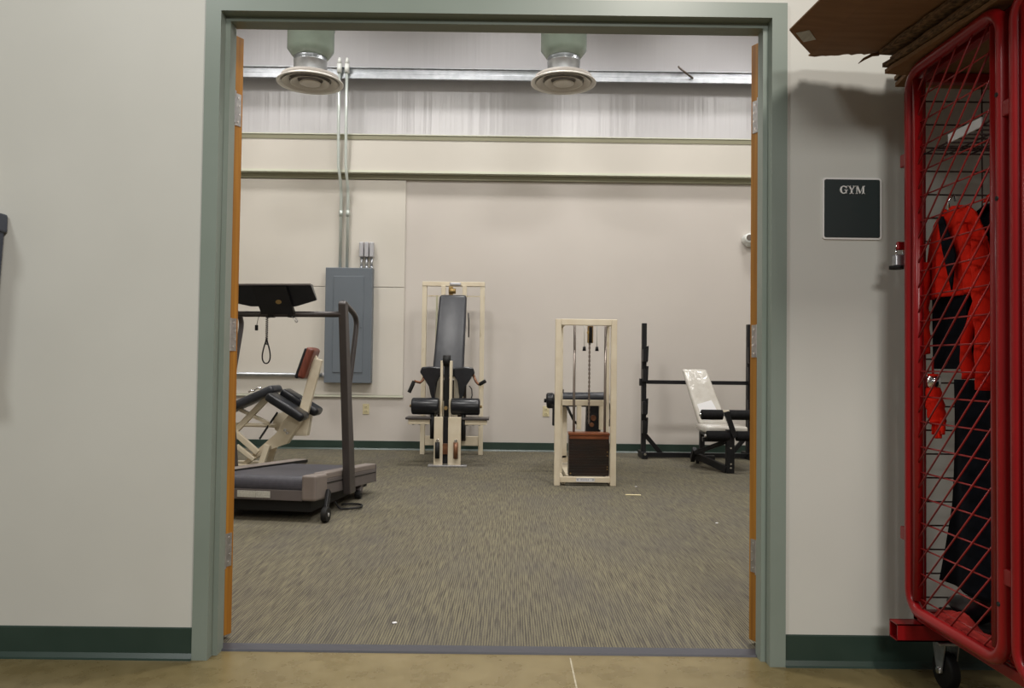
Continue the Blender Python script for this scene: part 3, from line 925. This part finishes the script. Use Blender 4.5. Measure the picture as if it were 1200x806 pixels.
for x in (.662, .765):
    mb = MB(); mb.cyl((x, 3.80, 1.12), (x, 3.80, 1.295), .0035, n=8); hg = mb.build('hanger_rod', 'white', root)
    mb = MB(); mb.cyl((x, 3.80, 1.09), (x, 3.80, 1.125), .015, .011, n=16); mb.build('rubber_stop', 'rubber', hg)
mb = MB()
for k in range(14):
    mb.span(.545, .873, 3.80, 3.92, .075 + k * .0232, .0978 + k * .0232, .0012, 1)
st = mb.build('weight_plates', 'stack', root)
mb = MB()
for zz in (.13, .15, .24, .27): mb.cyl((.858, 3.795, zz), (.858, 3.801, zz), .005, n=10)
mb.cyl((.56, 3.795, .095), (.56, 3.801, .095), .006, n=10)
mb.build('pins', 'brass', st)
mb = MB(); mb.span(.542, .876, 3.79, 3.925, .402, .425, .004); mb.build('top_plate', 'stack_top', root)
mb = MB(); mb.span(.55, .868, 3.795, 3.80, .375, .40); mb.build('upper_plate_front', 'stack_top', root)
mb = MB(); mb.span(.60, .75, 3.731, 3.736, .040, .068, .008, 3); lb = mb.build('maker_plate', 'paper', root)
mb = MB()
for k in range(5): mb.span(.637 + k * .014, .646 + k * .014, 3.7295, 3.7312, .049, .060)
mb.cyl((.613, 3.7295, .054), (.613, 3.7312, .054), .008, n=14); mb.cyl((.737, 3.7295, .054), (.737, 3.7312, .054), .008, n=14)
mb.build('lettering', 'fitting', lb)
# bench side behind the stack
mb = MB(); mb.cyl((.47, 4.6, .672), (.97, 4.6, .68), .050, n=28, bev=.012); rl = mb.build('roller', 'vinyl_grey', root)
mb = MB(); mb.cyl((.395, 4.6, .645), (.468, 4.6, .648), .072, n=26, bev=.02); mb.build('side_roller', 'vinyl', root)
mb = MB(); mb.cyl((.375, 4.6, .645), (.40, 4.6, .645), .018, n=14); mb.build('axle_end', 'rubber', root)
mb = MB(); mb.span(.452, .478, 4.56, 4.62, .42, .60, .004); mb.build('side_plate', 'black', root)
mb = MB(); mb.span(.545, .595, 4.7, 4.76, .11, .60, .004); sl = mb.build('leg', 'cream', root)
mb = MB(); mb.cyl((.575, 4.70, .10), (.575, 4.78, .10), .035, n=18); mb.build('foot', 'cream', sl)
mb = MB(); mb.span(.50, .60, 4.66, 4.72, .006, .016, .002); mb.build('floor_plate', 'hinge', root)
for x in (.66, .86):
    mb = MB(); mb.span(x, x + .04, 4.4, 4.46, .40, .64, .004); mb.build('seat_upright', 'cream', root)
mb = MB(); mb.prism([(.76, .64), (.88, .64), (.885, .30), (.75, .30)], 1, 4.5, 4.62, .01); mb.build('seat_post', 'black', root)
mb = MB(); mb.cyl((.815, 4.47, .50), (.815, 4.50, .50), .025, n=18); mb.cyl((.80, 4.46, .44), (.80, 4.50, .44), .02, n=18); mb.build('pivot', 'rust', root)
mb = MB(); mb.tube([(.87, 4.45, .66), (.94, 4.45, .65), (.965, 4.45, .58), (.968, 4.45, .50), (.95, 4.45, .43)], .012, 10); mb.build('curved_arm', 'rubber', root)
mb = MB(); mb.tube([(.56, 4.45, .64), (.60, 4.45, .55), (.64, 4.45, .47), (.68, 4.45, .44)], .012, 10); mb.build('curved_arm', 'rubber', root)
mb = MB(); mb.span(.54, .91, 4.0, 4.9, .006, .05, .004); mb.build('base_beam', 'cream', root)
mb = MB(); mb.bar((.515, 4.58, .715), (.522, 4.58, .76), .006, .006); mb.bar((.545, 4.58, .715), (.548, 4.58, .75), .012, .01); mb.build('pin_handles', 'rubber', root)
mb = MB(); mb.span(.53, .93, 4.62, 4.95, .59, .64, .015, 3); mb.build('seat_pad', 'vinyl', root)

# ================================================================ SQUAT RACK
root = empty('squat_rack', (2.02, 5.7, .004), 'black steel squat rack standing against the back wall at right', 'squat rack')
for x, s in ((1.474, 1), (2.585, -1)):
    mb = MB(); mb.span(x - .024, x + .024, 5.66, 5.72, .01, 1.425, .003); up_ = mb.build('upright', 'black', root)
    for zz in (1.17, .96, .62, .42):
        mb = MB()
        poly = [(x + s * .02, zz), (x + s * .034, zz + .015), (x + s * .034, zz + .0), (x + s * .029, zz - .14), (x + s * .02, zz - .16)]
        if s < 0: poly = poly[::-1]
        mb.prism(poly, 1, 5.60, 5.68, .002)
        mb.span(x - .024, x + .024, 5.60, 5.66, zz - .15, zz - .02)
        mb.build('bar_hook', 'black', up_)
    mb = MB(); mb.span(x - .03, x + .03, 5.58, 5.86, .006, .075, .004); ft = mb.build('foot', 'black', root)
    mb = MB(); mb.cyl((x, 5.572, .055), (x, 5.585, .055), .012, n=12); mb.build('bolt', 'chrome', ft)
    mb = MB(); mb.bar((x + s * .01, 5.69, .26), (x + s * .19, 5.69, .05), .045, .03, (0, 1, 0), .003); mb.build('gusset', 'black', root)
    mb = MB(); mb.span(x - .045, x - .02, 5.66, 5.72, .765, .84, .003) if s > 0 else mb.span(x + .02, x + .045, 5.66, 5.72, .765, .84, .003); mb.build('end_cap', 'black', root)
mb = MB(); mb.span(1.50, 2.56, 5.67, 5.71, .785, .825, .003); mb.build('crossbar', 'black', root)
mb = MB(); mb.span(1.50, 2.56, 5.67, 5.71, .015, .065, .003); mb.build('base_bar', 'black', root)

# ================================================================ WEIGHT BENCH
root = empty('weight_bench', (2.1, 5.0, .004), 'black weight bench with plastic wrapped off white backrest and foam rollers', 'weight bench')
mb = MB()
g = bmesh.ops.create_cube(mb.bm, size=1)
Pt, Pb = Vector((1.945, 5.44, .945)), Vector((2.085, 5.22, .40))
for v in g['verts']:
    t = v.co.z + .5
    c = Pb + (Pt - Pb) * t
    hw = .125 if t > .5 else .145
    v.co = Vector((c.x + (1 if v.co.x > 0 else -1) * hw, c.y + v.co.y * .07, c.z))
bmesh.ops.bevel(mb.bm, geom=list(mb.bm.edges), offset=.026, segments=4, profile=.5, affect='EDGES')
bk = mb.build('backrest', 'bench_vinyl', root, smooth=True)
mb = MB()
def q_(a, t, off): 
    c = Pb + (Pt - Pb) * t
    return Vector((c.x + a, c.y - .0358 - off, c.z))
v0 = [mb.bm.verts.new(q_(a, t, .001)) for a, t in ((-.09, .08), (.10, .10), (.06, .44), (-.10, .36))]
v1 = [mb.bm.verts.new(q_(a, t, .003)) for a, t in ((-.09, .08), (.10, .10), (.06, .44), (-.10, .36))]
mb.bm.faces.new(v0); mb.bm.faces.new(v1[::-1])
for i in range(4): mb.bm.faces.new((v0[i], v1[i], v1[(i + 1) % 4], v0[(i + 1) % 4]))
mb.build('paper_sheet', 'paper', bk)['label'] = 'white paper sheet under the plastic wrap'
mb = MB(); mb.box((2.10, 4.97, .382), (.40, .40, .07), None, .025, 4); mb.build('seat', 'bench_vinyl', root, smooth=True)
mb = MB(); mb.box((2.10, 4.97, .335), (.30, .34, .02)); mb.build('seat_board', 'black', root)
mb = MB(); mb.bar((2.02, 5.45, .70), (2.10, 5.22, .30), .05, .03, (1, 0, 0), .003); mb.build('backrest_bracket', 'black', root)
mb = MB(); mb.bar((2.06, 4.58, .30), (2.075, 5.62, .30), .05, .05, (0, 0, 1), .003); mb.build('main_beam', 'black', root)
fl_ = MB(); fl_.span(2.045, 2.115, 4.57, 4.63, .006, .40, .003); lg = fl_.build('front_post', 'black', root)
mb = MB()
for zz in (.055, .09, .235): mb.cyl((2.08, 4.562, zz), (2.08, 4.572, zz), .009, n=12)
mb.build('bolts', 'chrome', lg)
mb = MB(); mb.bar((2.035, 4.56, .565), (2.115, 4.56, .335), .045, .03, (0, 1, 0), .003); mb.build('leg_lever', 'black', root)
mb = MB(); mb.span(2.0, 2.08, 4.585, 4.64, .55, .575, .004); mb.build('lever_cap', 'cream', root)
for x0, x1, zz in ((1.815, 2.012, .535), (2.07, 2.27, .535), (1.865, 2.075, .342), (2.135, 2.345, .342)):
    mb = MB(); mb.cyl((x0, 4.6, zz), (x1, 4.6, zz), .046, n=28, bev=.008); fo = mb.build('foam_roller', 'foam', root)
    if x0 < 2.0:
        mb = MB(); mb.cyl((x0 - .018, 4.6, zz), (x0 + .01, 4.6, zz), .016, n=14, bev=.005); mb.build('end_cap', 'chrome', fo)
mb = MB(); mb.cyl((1.83, 4.6, .535), (2.26, 4.6, .535), .012, n=10); mb.build('roller_rod', 'hinge', root)
mb = MB(); mb.cyl((1.88, 4.6, .342), (2.33, 4.6, .342), .012, n=10); mb.build('roller_rod', 'hinge', root)
mb = MB(); mb.span(1.84, 2.10, 4.62, 4.68, .285, .325, .003); mb.build('front_crossbar', 'black', root)
mb = MB(); mb.bar((2.08, 4.62, .30), (1.83, 4.88, .155), .04, .04, (0, 0, 1), .003); mb.build('brace', 'black', root)
mb = MB(); mb.bar((2.06, 4.60, .035), (1.83, 5.0, .13), .045, .06, (0, 0, 1), .003); mb.build('brace', 'black', root)
mb = MB(); mb.bar((1.83, 4.90, .19), (1.83, 5.0, .07), .04, .05, (0, 1, 0), .003); mb.build('side_plate', 'black', root)
mb = MB(); mb.bar((2.07, 5.60, .30), (2.07, 5.60, .012), .05, .05, (0, 1, 0), .003); mb.build('rear_post', 'black', root)
mb = MB(); mb.span(1.82, 2.32, 5.57, 5.63, .005, .05, .003) if False else mb.span(1.95, 2.20, 5.565, 5.615, .005, .05, .003); mb.build('rear_foot', 'black', root)
mb = MB(); mb.bar((1.94, 5.25, .16), (1.94, 5.25, .008), .03, .03, (0, 1, 0), .002); mb.build('peg', 'black', root)
mb = MB(); mb.bar((1.83, 5.0, .10), (2.05, 5.58, .03), .04, .04, (0, 0, 1), .003); mb.build('brace', 'black', root)

# ================================================================ CORRIDOR: SIGN
root = empty('gym_sign', (1.183, .0, 1.40), 'dark green square sign with white border and letters GYM right of the doorway', 'sign')
T = Matrix.Translation((1.183, .013, 1.502))
def rrect(w_, h_, r):
    pts = []
    for cx, cz, s in ((w_ / 2 - r, h_ / 2 - r, 0), (-w_ / 2 + r, h_ / 2 - r, 90), (-w_ / 2 + r, -h_ / 2 + r, 180), (w_ / 2 - r, -h_ / 2 + r, 270)):
        for k in range(5):
            a = R(s + 90 * k / 4)
            pts.append((cx + r * math.cos(a), cz + r * math.sin(a)))
    return pts
mb = MB(T); mb.prism(rrect(.196, .205, .010), 1, -.006, -.0002); mb.build('border', 'sign_edge', root)
mb = MB(T); mb.prism(rrect(.184, .193, .006), 1, -.0075, -.005); pl = mb.build('plate', 'sign', root)
T2 = Matrix.Translation((1.183 - .004, .013, 1.502 + .062))
# letters with serifs
def letter(name, polys):
    mb_ = MB(T2)
    for p in polys: mb_.prism(p, 1, -.0095, -.007)
    return mb_.build(name, 'sign_edge', pl)
hh = .0135
def rect(x0, x1, z0, z1): return [(x0, z0), (x1, z0), (x1, z1), (x0, z1)]
gp = []
cx = -.025
for k in range(11):
    a0, a1 = R(45 + 27 * k), R(45 + 27 * (k + 1))
    def G(a, r, rx): return (cx + rx * math.cos(a), r * math.sin(a))
    if k > 9: break
    wth = .0062 if 3 <= k <= 6 else .0035
    gp.append([G(a0, hh, .0125), G(a1, hh, .0125), G(a1, hh - .003, .0125 - wth), G(a0, hh - .003, .0125 - wth)])
gp.append(rect(cx + .0065, cx + .0105, -.012, -.001)); gp.append(rect(cx + .003, cx + .0135, -.002, .0003)); gp.append(rect(cx + .008, cx + .0105, .005, .0125))
letter('letter_g', gp)
cx = .0015
letter('letter_y', [[(cx - .011, hh), (cx - .0055, hh), (cx + .0025, -.001), (cx - .0025, -.001)], [(cx + .0075, hh), (cx + .0105, hh), (cx + .0025, -.002), (cx, -.001)],
                    rect(cx - .0027, cx + .0027, -hh, 0), rect(cx - .0065, cx + .0065, -hh, -hh + .002), rect(cx - .0135, cx - .003, hh - .002, hh), rect(cx + .0045, cx + .0125, hh - .002, hh)])
cx = .030
letter('letter_m', [rect(cx - .0125, cx - .0105, -hh, hh), rect(cx + .0075, cx + .0125, -hh, hh), [(cx - .0135, hh), (cx - .0075, hh), (cx + .001, -.009), (cx - .0015, -hh)],
                    [(cx + .0095, hh), (cx + .0085, hh), (cx - .0015, -hh), (cx + .0012, -.009)], rect(cx - .0155, cx - .0075, -hh, -hh + .002), rect(cx + .005, cx + .0155, -hh, -hh + .002),
                    rect(cx - .0155, cx - .009, hh - .002, hh), rect(cx + .0095, cx + .0155, hh - .002, hh)])

# ================================================================ CORRIDOR: RED MOBILE LOCKER
LX = 1.28
root = empty('mobile_locker', (1.55, -.65, .0), 'tall red wire mesh locker on casters beside the right corridor wall', 'locker')
XB = 1.84
bays = ((-.65, -.165), (-1.14, -.67), (-1.63, -1.16))
for y in (-.135, -.66, -1.15, -1.645):
    for x in (LX + .052, XB):
        mb = MB(); mb.span(x - .014, x + .014, y - .014, y + .014, .20, 1.90, .003); mb.build('post', 'red', root)
for z in (.215, 1.885):
    mb = MB()
    for x in (LX + .052, XB):
        mb.span(x - .014, x + .014, -1.659, -.121, z - .015, z + .015, .003)
    for y in (-.135, -1.645):
        mb.span(LX + .052, XB, y - .014, y + .014, z - .015, z + .015, .003)
    mb.build('rail_frame', 'red', root)
for y in (-.145, -1.62):
    # transverse square tubes, hollow ends showing
    mb = MB()
    x0, x1, hw, t = LX - .035, XB + .03, .026, .004
    y_, z_ = y, .172
    mb.span(x0, x1, y_ - hw, y_ + hw, z_ + hw - t, z_ + hw)
    mb.span(x0, x1, y_ - hw, y_ + hw, z_ - hw, z_ - hw + t)
    mb.span(x0, x1, y_ - hw, y_ - hw + t, z_ - hw, z_ + hw)
    mb.span(x0, x1, y_ + hw - t, y_ + hw, z_ - hw, z_ + hw)
    mb.build('base_tube', 'red', root)
def wires_h(mb_, x0, x1, y0, y1, z0, z1, step, r=.0022):
    z = z0
    while z < z1:
        mb_.cyl((x0, y0, z), (x1, y1, z), r, n=6)
        z += step
# end panel beside the wall, bars running across
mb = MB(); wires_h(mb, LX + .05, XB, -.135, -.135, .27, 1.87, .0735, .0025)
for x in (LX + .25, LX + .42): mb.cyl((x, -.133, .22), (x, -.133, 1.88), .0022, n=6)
mb.build('end_panel', 'shaded_wire', root)
mb = MB(); wires_h(mb, LX + .05, XB, -.66, -.66, .27, 1.87, .0735, .0022); mb.build('divider_panel', 'shaded_wire', root)
mb = MB(); wires_h(mb, LX + .05, XB, -1.645, -1.645, .27, 1.87, .0735, .0022); mb.build('end_panel', 'shaded_wire', root)
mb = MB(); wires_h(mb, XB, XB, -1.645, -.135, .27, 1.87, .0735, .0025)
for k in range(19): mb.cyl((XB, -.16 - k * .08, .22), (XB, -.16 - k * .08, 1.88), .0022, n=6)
mb.build('back_panel', 'shaded_wire', root)
for i, (y0, y1) in enumerate(bays):
    # floor grid and shelf
    for nm, z in (('floor_grid', .235), ('shelf', 1.635)):
        mb = MB()
        for k in range(12): mb.cyl((LX + .04, y0 + .02 + k * (y1 - y0 - .04) / 11, z), (XB, y0 + .02 + k * (y1 - y0 - .04) / 11, z), .0028, n=6)
        for k in range(8): mb.cyl((LX + .045 + k * .07, y0, z), (LX + .045 + k * .07, y1, z), .0028, n=6)
        mb.build(nm, 'red_wire' if nm == 'floor_grid' else 'shaded_wire', root)
    # door
    mb = MB()
    mb.tube(rounded_loop(LX, y0 + .017, y1 - .017, .252, 1.882, .062, 8), .0175, 14, True)
    dr = mb.build('door', 'red', root)
    mb = MB()
    for yy in (y1 - .052, y0 + .05):
        mb.tube([(LX + .004, yy, .285), (LX + .004, yy, 1.85)], .0155, 12)
    mb.build('inner_stile', 'red', dr)
    mb = MB()
    A0, A1, B0, B1 = y0 + .035, y1 - .04, .262, 1.872
    z = B0 + .03
    while z < B1:
        mb.cyl((LX + .004, A0, z), (LX + .004, A1, z), .0024, n=6)
        z += .075
    c = -2.0
    # diagonals: z = -(y) + c, rising toward the viewer
    c = B0 + A0
    while c < B1 + A1:
        ya, yb = A0, A1
        za, zb = c - ya, c - yb
        # z = c - y ; clip to B0..B1
        lo = max(A0, c - B1); hi = min(A1, c - B0)
        if hi - lo > .01:
            mb.cyl((LX - .001, lo, c - lo), (LX - .001, hi, c - hi), .0026, n=6)
        c += .0745
    mb.build('mesh', 'red_wire', dr)
    for zz in (1.62, .47):
        mb = MB(); mb.span(LX - .012, LX + .03, y1 - .004, y1 + .026, zz - .02, zz + .02, .003); mb.build('lug', 'red', dr)
    mb = MB()
    for zz in (1.66, 1.40, .40): mb.cyl((LX - .019, y0 + .017, zz), (LX - .013, y0 + .017, zz), .006, n=10)
    mb.build('rivets', 'rubber', dr)
# white label on the shelf edge
mb = MB(); mb.span(LX + .032, LX + .036, -.49, -.33, 1.625, 1.651); mb.build('shelf_label', 'paper', root)['label'] = 'blank white shelf label'
# casters
for x, y in ((1.40, -.15), (1.75, -.15), (1.40, -1.62), (1.75, -1.62)):
    mb = MB()
    mb.span(x - .035, x + .035, y - .035, y + .035, .138, .146, .002)
    for s in (-1, 1):
        mb.prism([(y - .040, .14), (y + .03, .14), (y + .005, .052), (y - .022, .052)], 0, x + s * .021 - .0015, x + s * .021 + .0015)
    ca = mb.build('caster', 'hinge', root)
    mb = MB(); mb.cyl((x - .016, y - .008, .0565), (x + .016, y - .008, .0565), .056, n=34, bev=.008); wh = mb.build('wheel', 'rubber', ca)
    mb = MB(); mb.cyl((x - .028, y - .008, .0565), (x + .028, y - .008, .0565), .010, n=12); mb.build('axle_nut', 'chrome', wh)

root = empty('padlock', (1.262, -.13, 1.30), 'small silver padlock hanging on the left edge of the red locker door', 'padlock')
mb = MB(); mb.tube([(1.262 + .011 * math.cos(a), -.130, 1.352 + .014 * math.sin(a)) for a in [R(180 - 15 * k) for k in range(13)]] + [(1.273, -.13, 1.325)], .0032, 8); mb.tube([(1.251, -.13, 1.352), (1.251, -.13, 1.325)], .0032, 8); mb.build('shackle', 'chrome', root)
mb = MB(); mb.span(1.243, 1.281, -.142, -.118, 1.293, 1.330, .005, 3); bd = mb.build('body', 'hinge', root)
root.location.x += .010
mb = MB(); mb.cyl((1.262, -.13, 1.285), (1.262, -.13, 1.295), .021, n=22); mb.build('bumper', 'rubber', bd)
mb = MB(); mb.box((1.276, -.132, 1.358), (.03, .012, .026), None, .004)
tag(mb.build('hasp', 'red'), 'small red hasp holding the padlock on the locker edge', 'hasp')


# ------------------------------------------------ things in the locker
def cloth(name, mat, outline, xfun, n=(28, 36), parent=None, thick=.006):
    """outline(v) -> (y0, y1) span at height fraction v (0 top), z(v)"""
    mb_ = MB()
    def f(u, v):
        y0, y1, z = outline(v)
        y = y0 + (y1 - y0) * u
        return (xfun(u, v), y, z)
    mb_.grid(f, *n)
    o = mb_.build(name, mat, parent)
    s = o.modifiers.new('thickness', 'SOLIDIFY'); s.thickness = thick
    return o


def lerp_tab(tab, v):
    for (v0, *a), (v1, *b) in zip(tab, tab[1:]):
        if v <= v1:
            t = (v - v0) / (v1 - v0)
            return [p + (q - p) * t for p, q in zip(a, b)]
    return list(tab[-1][1:])


def sleeve(pts, rr, mat='orange_cloth', nm='sleeve', par=None):
    mb_ = MB()
    sm, rs = [], []
    P = [Vector(p) for p in pts]
    for i in range(len(P) - 1):
        for k in range(5):
            t = k / 5
            p0, p1, p2, p3 = P[max(i - 1, 0)], P[i], P[i + 1], P[min(i + 2, len(P) - 1)]
            sm.append(.5 * ((2 * p1) + (-p0 + p2) * t + (2 * p0 - 5 * p1 + 4 * p2 - p3) * t * t + (-p0 + 3 * p1 - 3 * p2 + p3) * t ** 3))
            rs.append((rr[i] + (rr[i + 1] - rr[i]) * t) * (1 + .10 * math.sin(len(sm) * 2.1)))
    sm.append(P[-1]); rs.append(rr[-1])
    mb_.tube(sm, rs, 14)
    return mb_.build(nm, mat, par, smooth=True)

root = empty('jacket', (1.33, -.3, 1.02), 'bright red orange jacket hanging open behind the locker mesh', 'jacket')
tab = [(0, -.34, -.27, 1.440), (.06, -.385, -.235, 1.435), (.14, -.42, -.205, 1.41), (.3, -.455, -.180, 1.35), (.6, -.485, -.160, 1.27), (1, -.50, -.155, 1.185)]
cloth('body', 'orange_cloth', lambda v: lerp_tab(tab, v), lambda u, v: 1.330 + .010 * math.sin(u * 15 + 1.5 * v) * (.4 + v) + .01 * (2 * u - 1) ** 2 - .006 * math.sin(u * 31) * v, parent=root)
sleeve([(1.318, -.185, 1.30), (1.315, -.175, 1.20), (1.316, -.180, 1.10), (1.318, -.19, 1.02)], [.020, .024, .022, .016], par=root)
sleeve([(1.325, -.455, 1.33), (1.322, -.475, 1.20), (1.325, -.485, 1.08), (1.328, -.48, .92)], [.020, .026, .028, .026], par=root)
sleeve([(1.322, -.385, 1.38), (1.320, -.43, 1.28), (1.320, -.465, 1.18), (1.322, -.40, 1.05), (1.325, -.41, .95)], [.012, .013, .013, .014, .02], par=root, nm='strap')
mb = MB(); mb.prism([(-.195, 1.20), (-.375, 1.20), (-.37, .975), (-.20, .975)], 0, 1.338, 1.344); mb.build('lining', 'black_cloth', root)
mb = MB(); mb.prism([(-.30, 1.42), (-.275, 1.42), (-.30, 1.32), (-.345, 1.20), (-.365, 1.30)], 0, 1.311, 1.316); mb.build('front_opening', 'black_cloth', root)
mb = MB(); mb.tube([(1.33, -.30, 1.435), (1.33, -.30, 1.465), (1.34, -.31, 1.48), (1.35, -.30, 1.465)], .004, 6); mb.build('hanging_loop', 'chrome', root)

root = empty('black_coat', (1.40, -.45, .96), 'black coat hanging behind the red jacket in the locker', 'coat')
tab2 = [(0, -.56, -.36, 1.445), (.1, -.625, -.28, 1.42), (.3, -.63, -.22, 1.34), (.55, -.63, -.21, 1.20), (1, -.63, -.21, 1.0)]
cloth('body', 'black_cloth', lambda v: lerp_tab(tab2, v), lambda u, v: 1.412 + .012 * math.sin(u * 17 + v * 2), parent=root)
tab2c = [(0, -.632, -.40, 1.485), (.5, -.635, -.36, 1.468), (1, -.632, -.34, 1.452)]
cloth('collar', 'orange_cloth', lambda v: lerp_tab(tab2c, v), lambda u, v: 1.405 + .01 * math.sin(u * 9), (12, 6), root)
root = empty('red_vest', (1.37, -.5, .93), 'deep red garment hanging at the near side of the locker', 'vest')
tab3 = [(0, -.60, -.54, 1.27), (.25, -.628, -.50, 1.18), (1, -.630, -.40, .955)]
cloth('body', 'red_cloth', lambda v: lerp_tab(tab3, v), lambda u, v: 1.370 + .010 * math.sin(u * 14 + v), (20, 20), root)

root = empty('black_trousers', (1.37, -.42, .3), 'black trousers hanging full length in the locker', 'trousers')
tab4 = [(0, -.63, -.28, .945), (.2, -.63, -.275, .82), (.6, -.632, -.26, .58), (.8, -.632, -.235, .46), (1, -.632, -.21, .345)]
cloth('legs', 'black_cloth', lambda v: lerp_tab(tab4, v), lambda u, v: 1.358 + .011 * math.sin(u * 13 + v * 3), parent=root)

root = empty('red_glove', (1.315, -.18, .76), 'red glove with silver cuff band dangling at the far side of the locker', 'glove')
sleeve([(1.316, -.200, .945), (1.316, -.200, .90), (1.318, -.21, .84), (1.32, -.22, .80)], [.015, .020, .026, .022], 'orange_cloth', 'palm', root)
for k, (dy, l) in enumerate(((-.024, .045), (-.010, .058), (.004, .06), (.018, .05))):
    sleeve([(1.32, -.22 + dy, .815), (1.318, -.221 + dy * 1.1, .815 - l * .6), (1.316, -.223 + dy * 1.2, .815 - l)], [.008, .0075, .005], 'orange_cloth', 'finger', root)
mb = MB(); mb.cyl((1.316, -.20, .905), (1.316, -.20, .938), .0205, n=18); mb.build('cuff_band', 'chrome', root)
mb = MB(); mb.tube([(1.316, -.200, .995), (1.315, -.198, .97), (1.316, -.20, .94)], .0035, 6); mb.build('cord', 'red_cloth', root)

root.location.y -= .042; root.location.z += .015

for y, lab in ((-.27, 'black boot standing at the far side of the locker floor'), (-.40, 'black boot standing nearer the locker divider')):
    root = empty('boot', (1.45, y, .24), lab, 'boot', 'black boots in the locker')
    mb = MB()
    bx = 1.40 if y > -.3 else 1.50
    yo = 0 if y > -.3 else -.05
    sm = [(bx, -.37 + yo, .44), (bx, -.37 + yo, .38), (bx, -.36 + yo, .325), (bx, -.33 + yo, .295), (bx, -.28 + yo, .284), (bx, -.23 + yo, .278), (bx, -.185 + yo, .274)]
    mb.tube(sm, [.042, .042, .042, .040, .034, .028, .014], 16)
    mb.build('upper', 'vinyl', root, smooth=True)
    mb = MB(); mb.box((bx, -.285 + yo, .248), (.075, .215, .014), None, .006); mb.build('sole', 'rubber', root)
root = empty('folded_red_cloth', (1.33, -.44, .24), 'crumpled red cloth lying on the locker floor in front of the boots', 'cloth')
mb = MB()
mb.grid(lambda u, v: (1.305 + .048 * v, -.62 + .36 * u, .250 + .045 * math.sin(v * math.pi) * (.7 + .3 * math.sin(u * 11)) + .006 * math.sin(u * 25 + v * 8)), 30, 12)
o = mb.build('folds', 'red_cloth', root)
s = o.modifiers.new('thickness', 'SOLIDIFY'); s.thickness = .006

# ------------------------------------------------ cardboard on top
root = empty('cardboard_sheet', (1.3, -.7, 1.975), 'torn brown cardboard sheet jutting left from the top of the locker', 'cardboard')
random.seed(3)
edge = [(.889, -.231), (.95, -.155), (1.012, -.082), (1.008, -.070), (1.03, -.066)]
x = 1.05
while x < 1.225:
    edge.append((x, -.068 - .035 * ((x - 1.03) / .2) + random.uniform(-.006, .006)))
    x += .013
edge += [(1.24, -.11), (1.50, -.12), (1.62, -.14)]
mb = MB()
def zc(x, y):
    return 1.978 + max(0, 1.016 - x) * .10
poly = edge + [(1.64, -1.0), (1.018, -1.0), (.93, -1.0)]
# triangulated sheet split at the crease
left = [(.889, -.231), (.95, -.155), (1.012, -.082), (1.018, -1.0), (.94, -1.0)]
right = [p for p in edge if p[0] >= 1.012 or p[0] == 1.008] + [(1.64, -1.0), (1.018, -1.0)]
for pl_ in (left, right):
    v0 = [mb.bm.verts.new((a, b, zc(a, b))) for a, b in pl_]
    v1 = [mb.bm.verts.new((a, b, zc(a, b) + .005)) for a, b in pl_]
    mb.bm.faces.new(v0); mb.bm.faces.new(v1[::-1])
    for i in range(len(pl_)): mb.bm.faces.new((v0[i], v1[i], v1[(i + 1) % len(pl_)], v0[(i + 1) % len(pl_)]))
mb.build('sheet', 'cardboard', root)
mb = MB()
v0 = [(.912, -.222), (.955, -.168), (.983, -.195), (.942, -.250)]
a = [mb.bm.verts.new((p[0], p[1], zc(*p) - .0015)) for p in v0]; b = [mb.bm.verts.new((p[0], p[1], zc(*p) - .0003)) for p in v0]
mb.bm.faces.new(a); mb.bm.faces.new(b[::-1])
for i in range(4): mb.bm.faces.new((a[i], b[i], b[(i + 1) % 4], a[(i + 1) % 4]))
st = mb.build('sticker', 'white_sticker', root); st['label'] = 'small pale barcode sticker'
mb = MB(); mb.tube([(1.215, -.11, 1.972), (1.19, -.12, 1.965), (1.165, -.118, 1.952), (1.15, -.112, 1.94)], [.006, .005, .004, .001], 6); mb.build('torn_strip', 'cardboard', root)
labs = ['lowest flattened cardboard box on top of the locker', 'second flattened cardboard box from the bottom of the stack on the locker', 'third flattened cardboard box from the bottom of the stack on the locker', 'thin flattened cardboard box directly under the torn sheet']
for k in range(4):
    z0 = 1.902 + k * .0185
    T = Matrix.Translation((1.225 + .012 * k * (-1) ** k * .6, -.125 - .004 * k, z0)) @ Matrix.Rotation(R(5.5 - k * .7), 4, 'Z')
    mb = MB(T)
    pts = [(0, 0)]
    n = 24
    for i in range(n + 1):
        pts.append((random.uniform(-.003, .003), -1.15 * i / n - .004))
    pts = pts[1:]
    mb.prism(pts + [(.52, -1.15), (.53, .08), (.10, .10), (.075, .0)], 2, 0, .013)  # hidden far edge stretched to the wall to block light behind the locker
    tag(mb.build('flattened_box', 'cardboard' if k % 2 == 0 else 'card_edge'), labs[k], 'cardboard', 'flattened boxes on the locker')

# ================================================================ CORRIDOR LEFT: slate object at the edge of the frame
root = empty('wall_rack', (-1.75, -.10, .9), 'dark slate blue tall object cut off by the left edge beside the corridor wall', 'rack')
mb = MB(); mb.prism([(-1.95, 1.395), (-1.612, 1.395), (-1.635, .96), (-1.95, .96)], 1, -.13, .005, .006); mb.build('panel', 'slate', root)
mb = MB(); mb.span(-1.95, -1.604, -.14, .008, 1.385, 1.445, .006); mb.build('top_cap', 'slate', root)
mb = MB(); mb.span(-1.95, -1.622, -.135, .008, .93, .975, .006); mb.build('bottom_cap', 'slate', root)
mb = MB(); mb.span(-1.95, -1.66, -.05, .010, 1.445, 1.62, .01); mb.build('back_plate', 'gym_side', root)
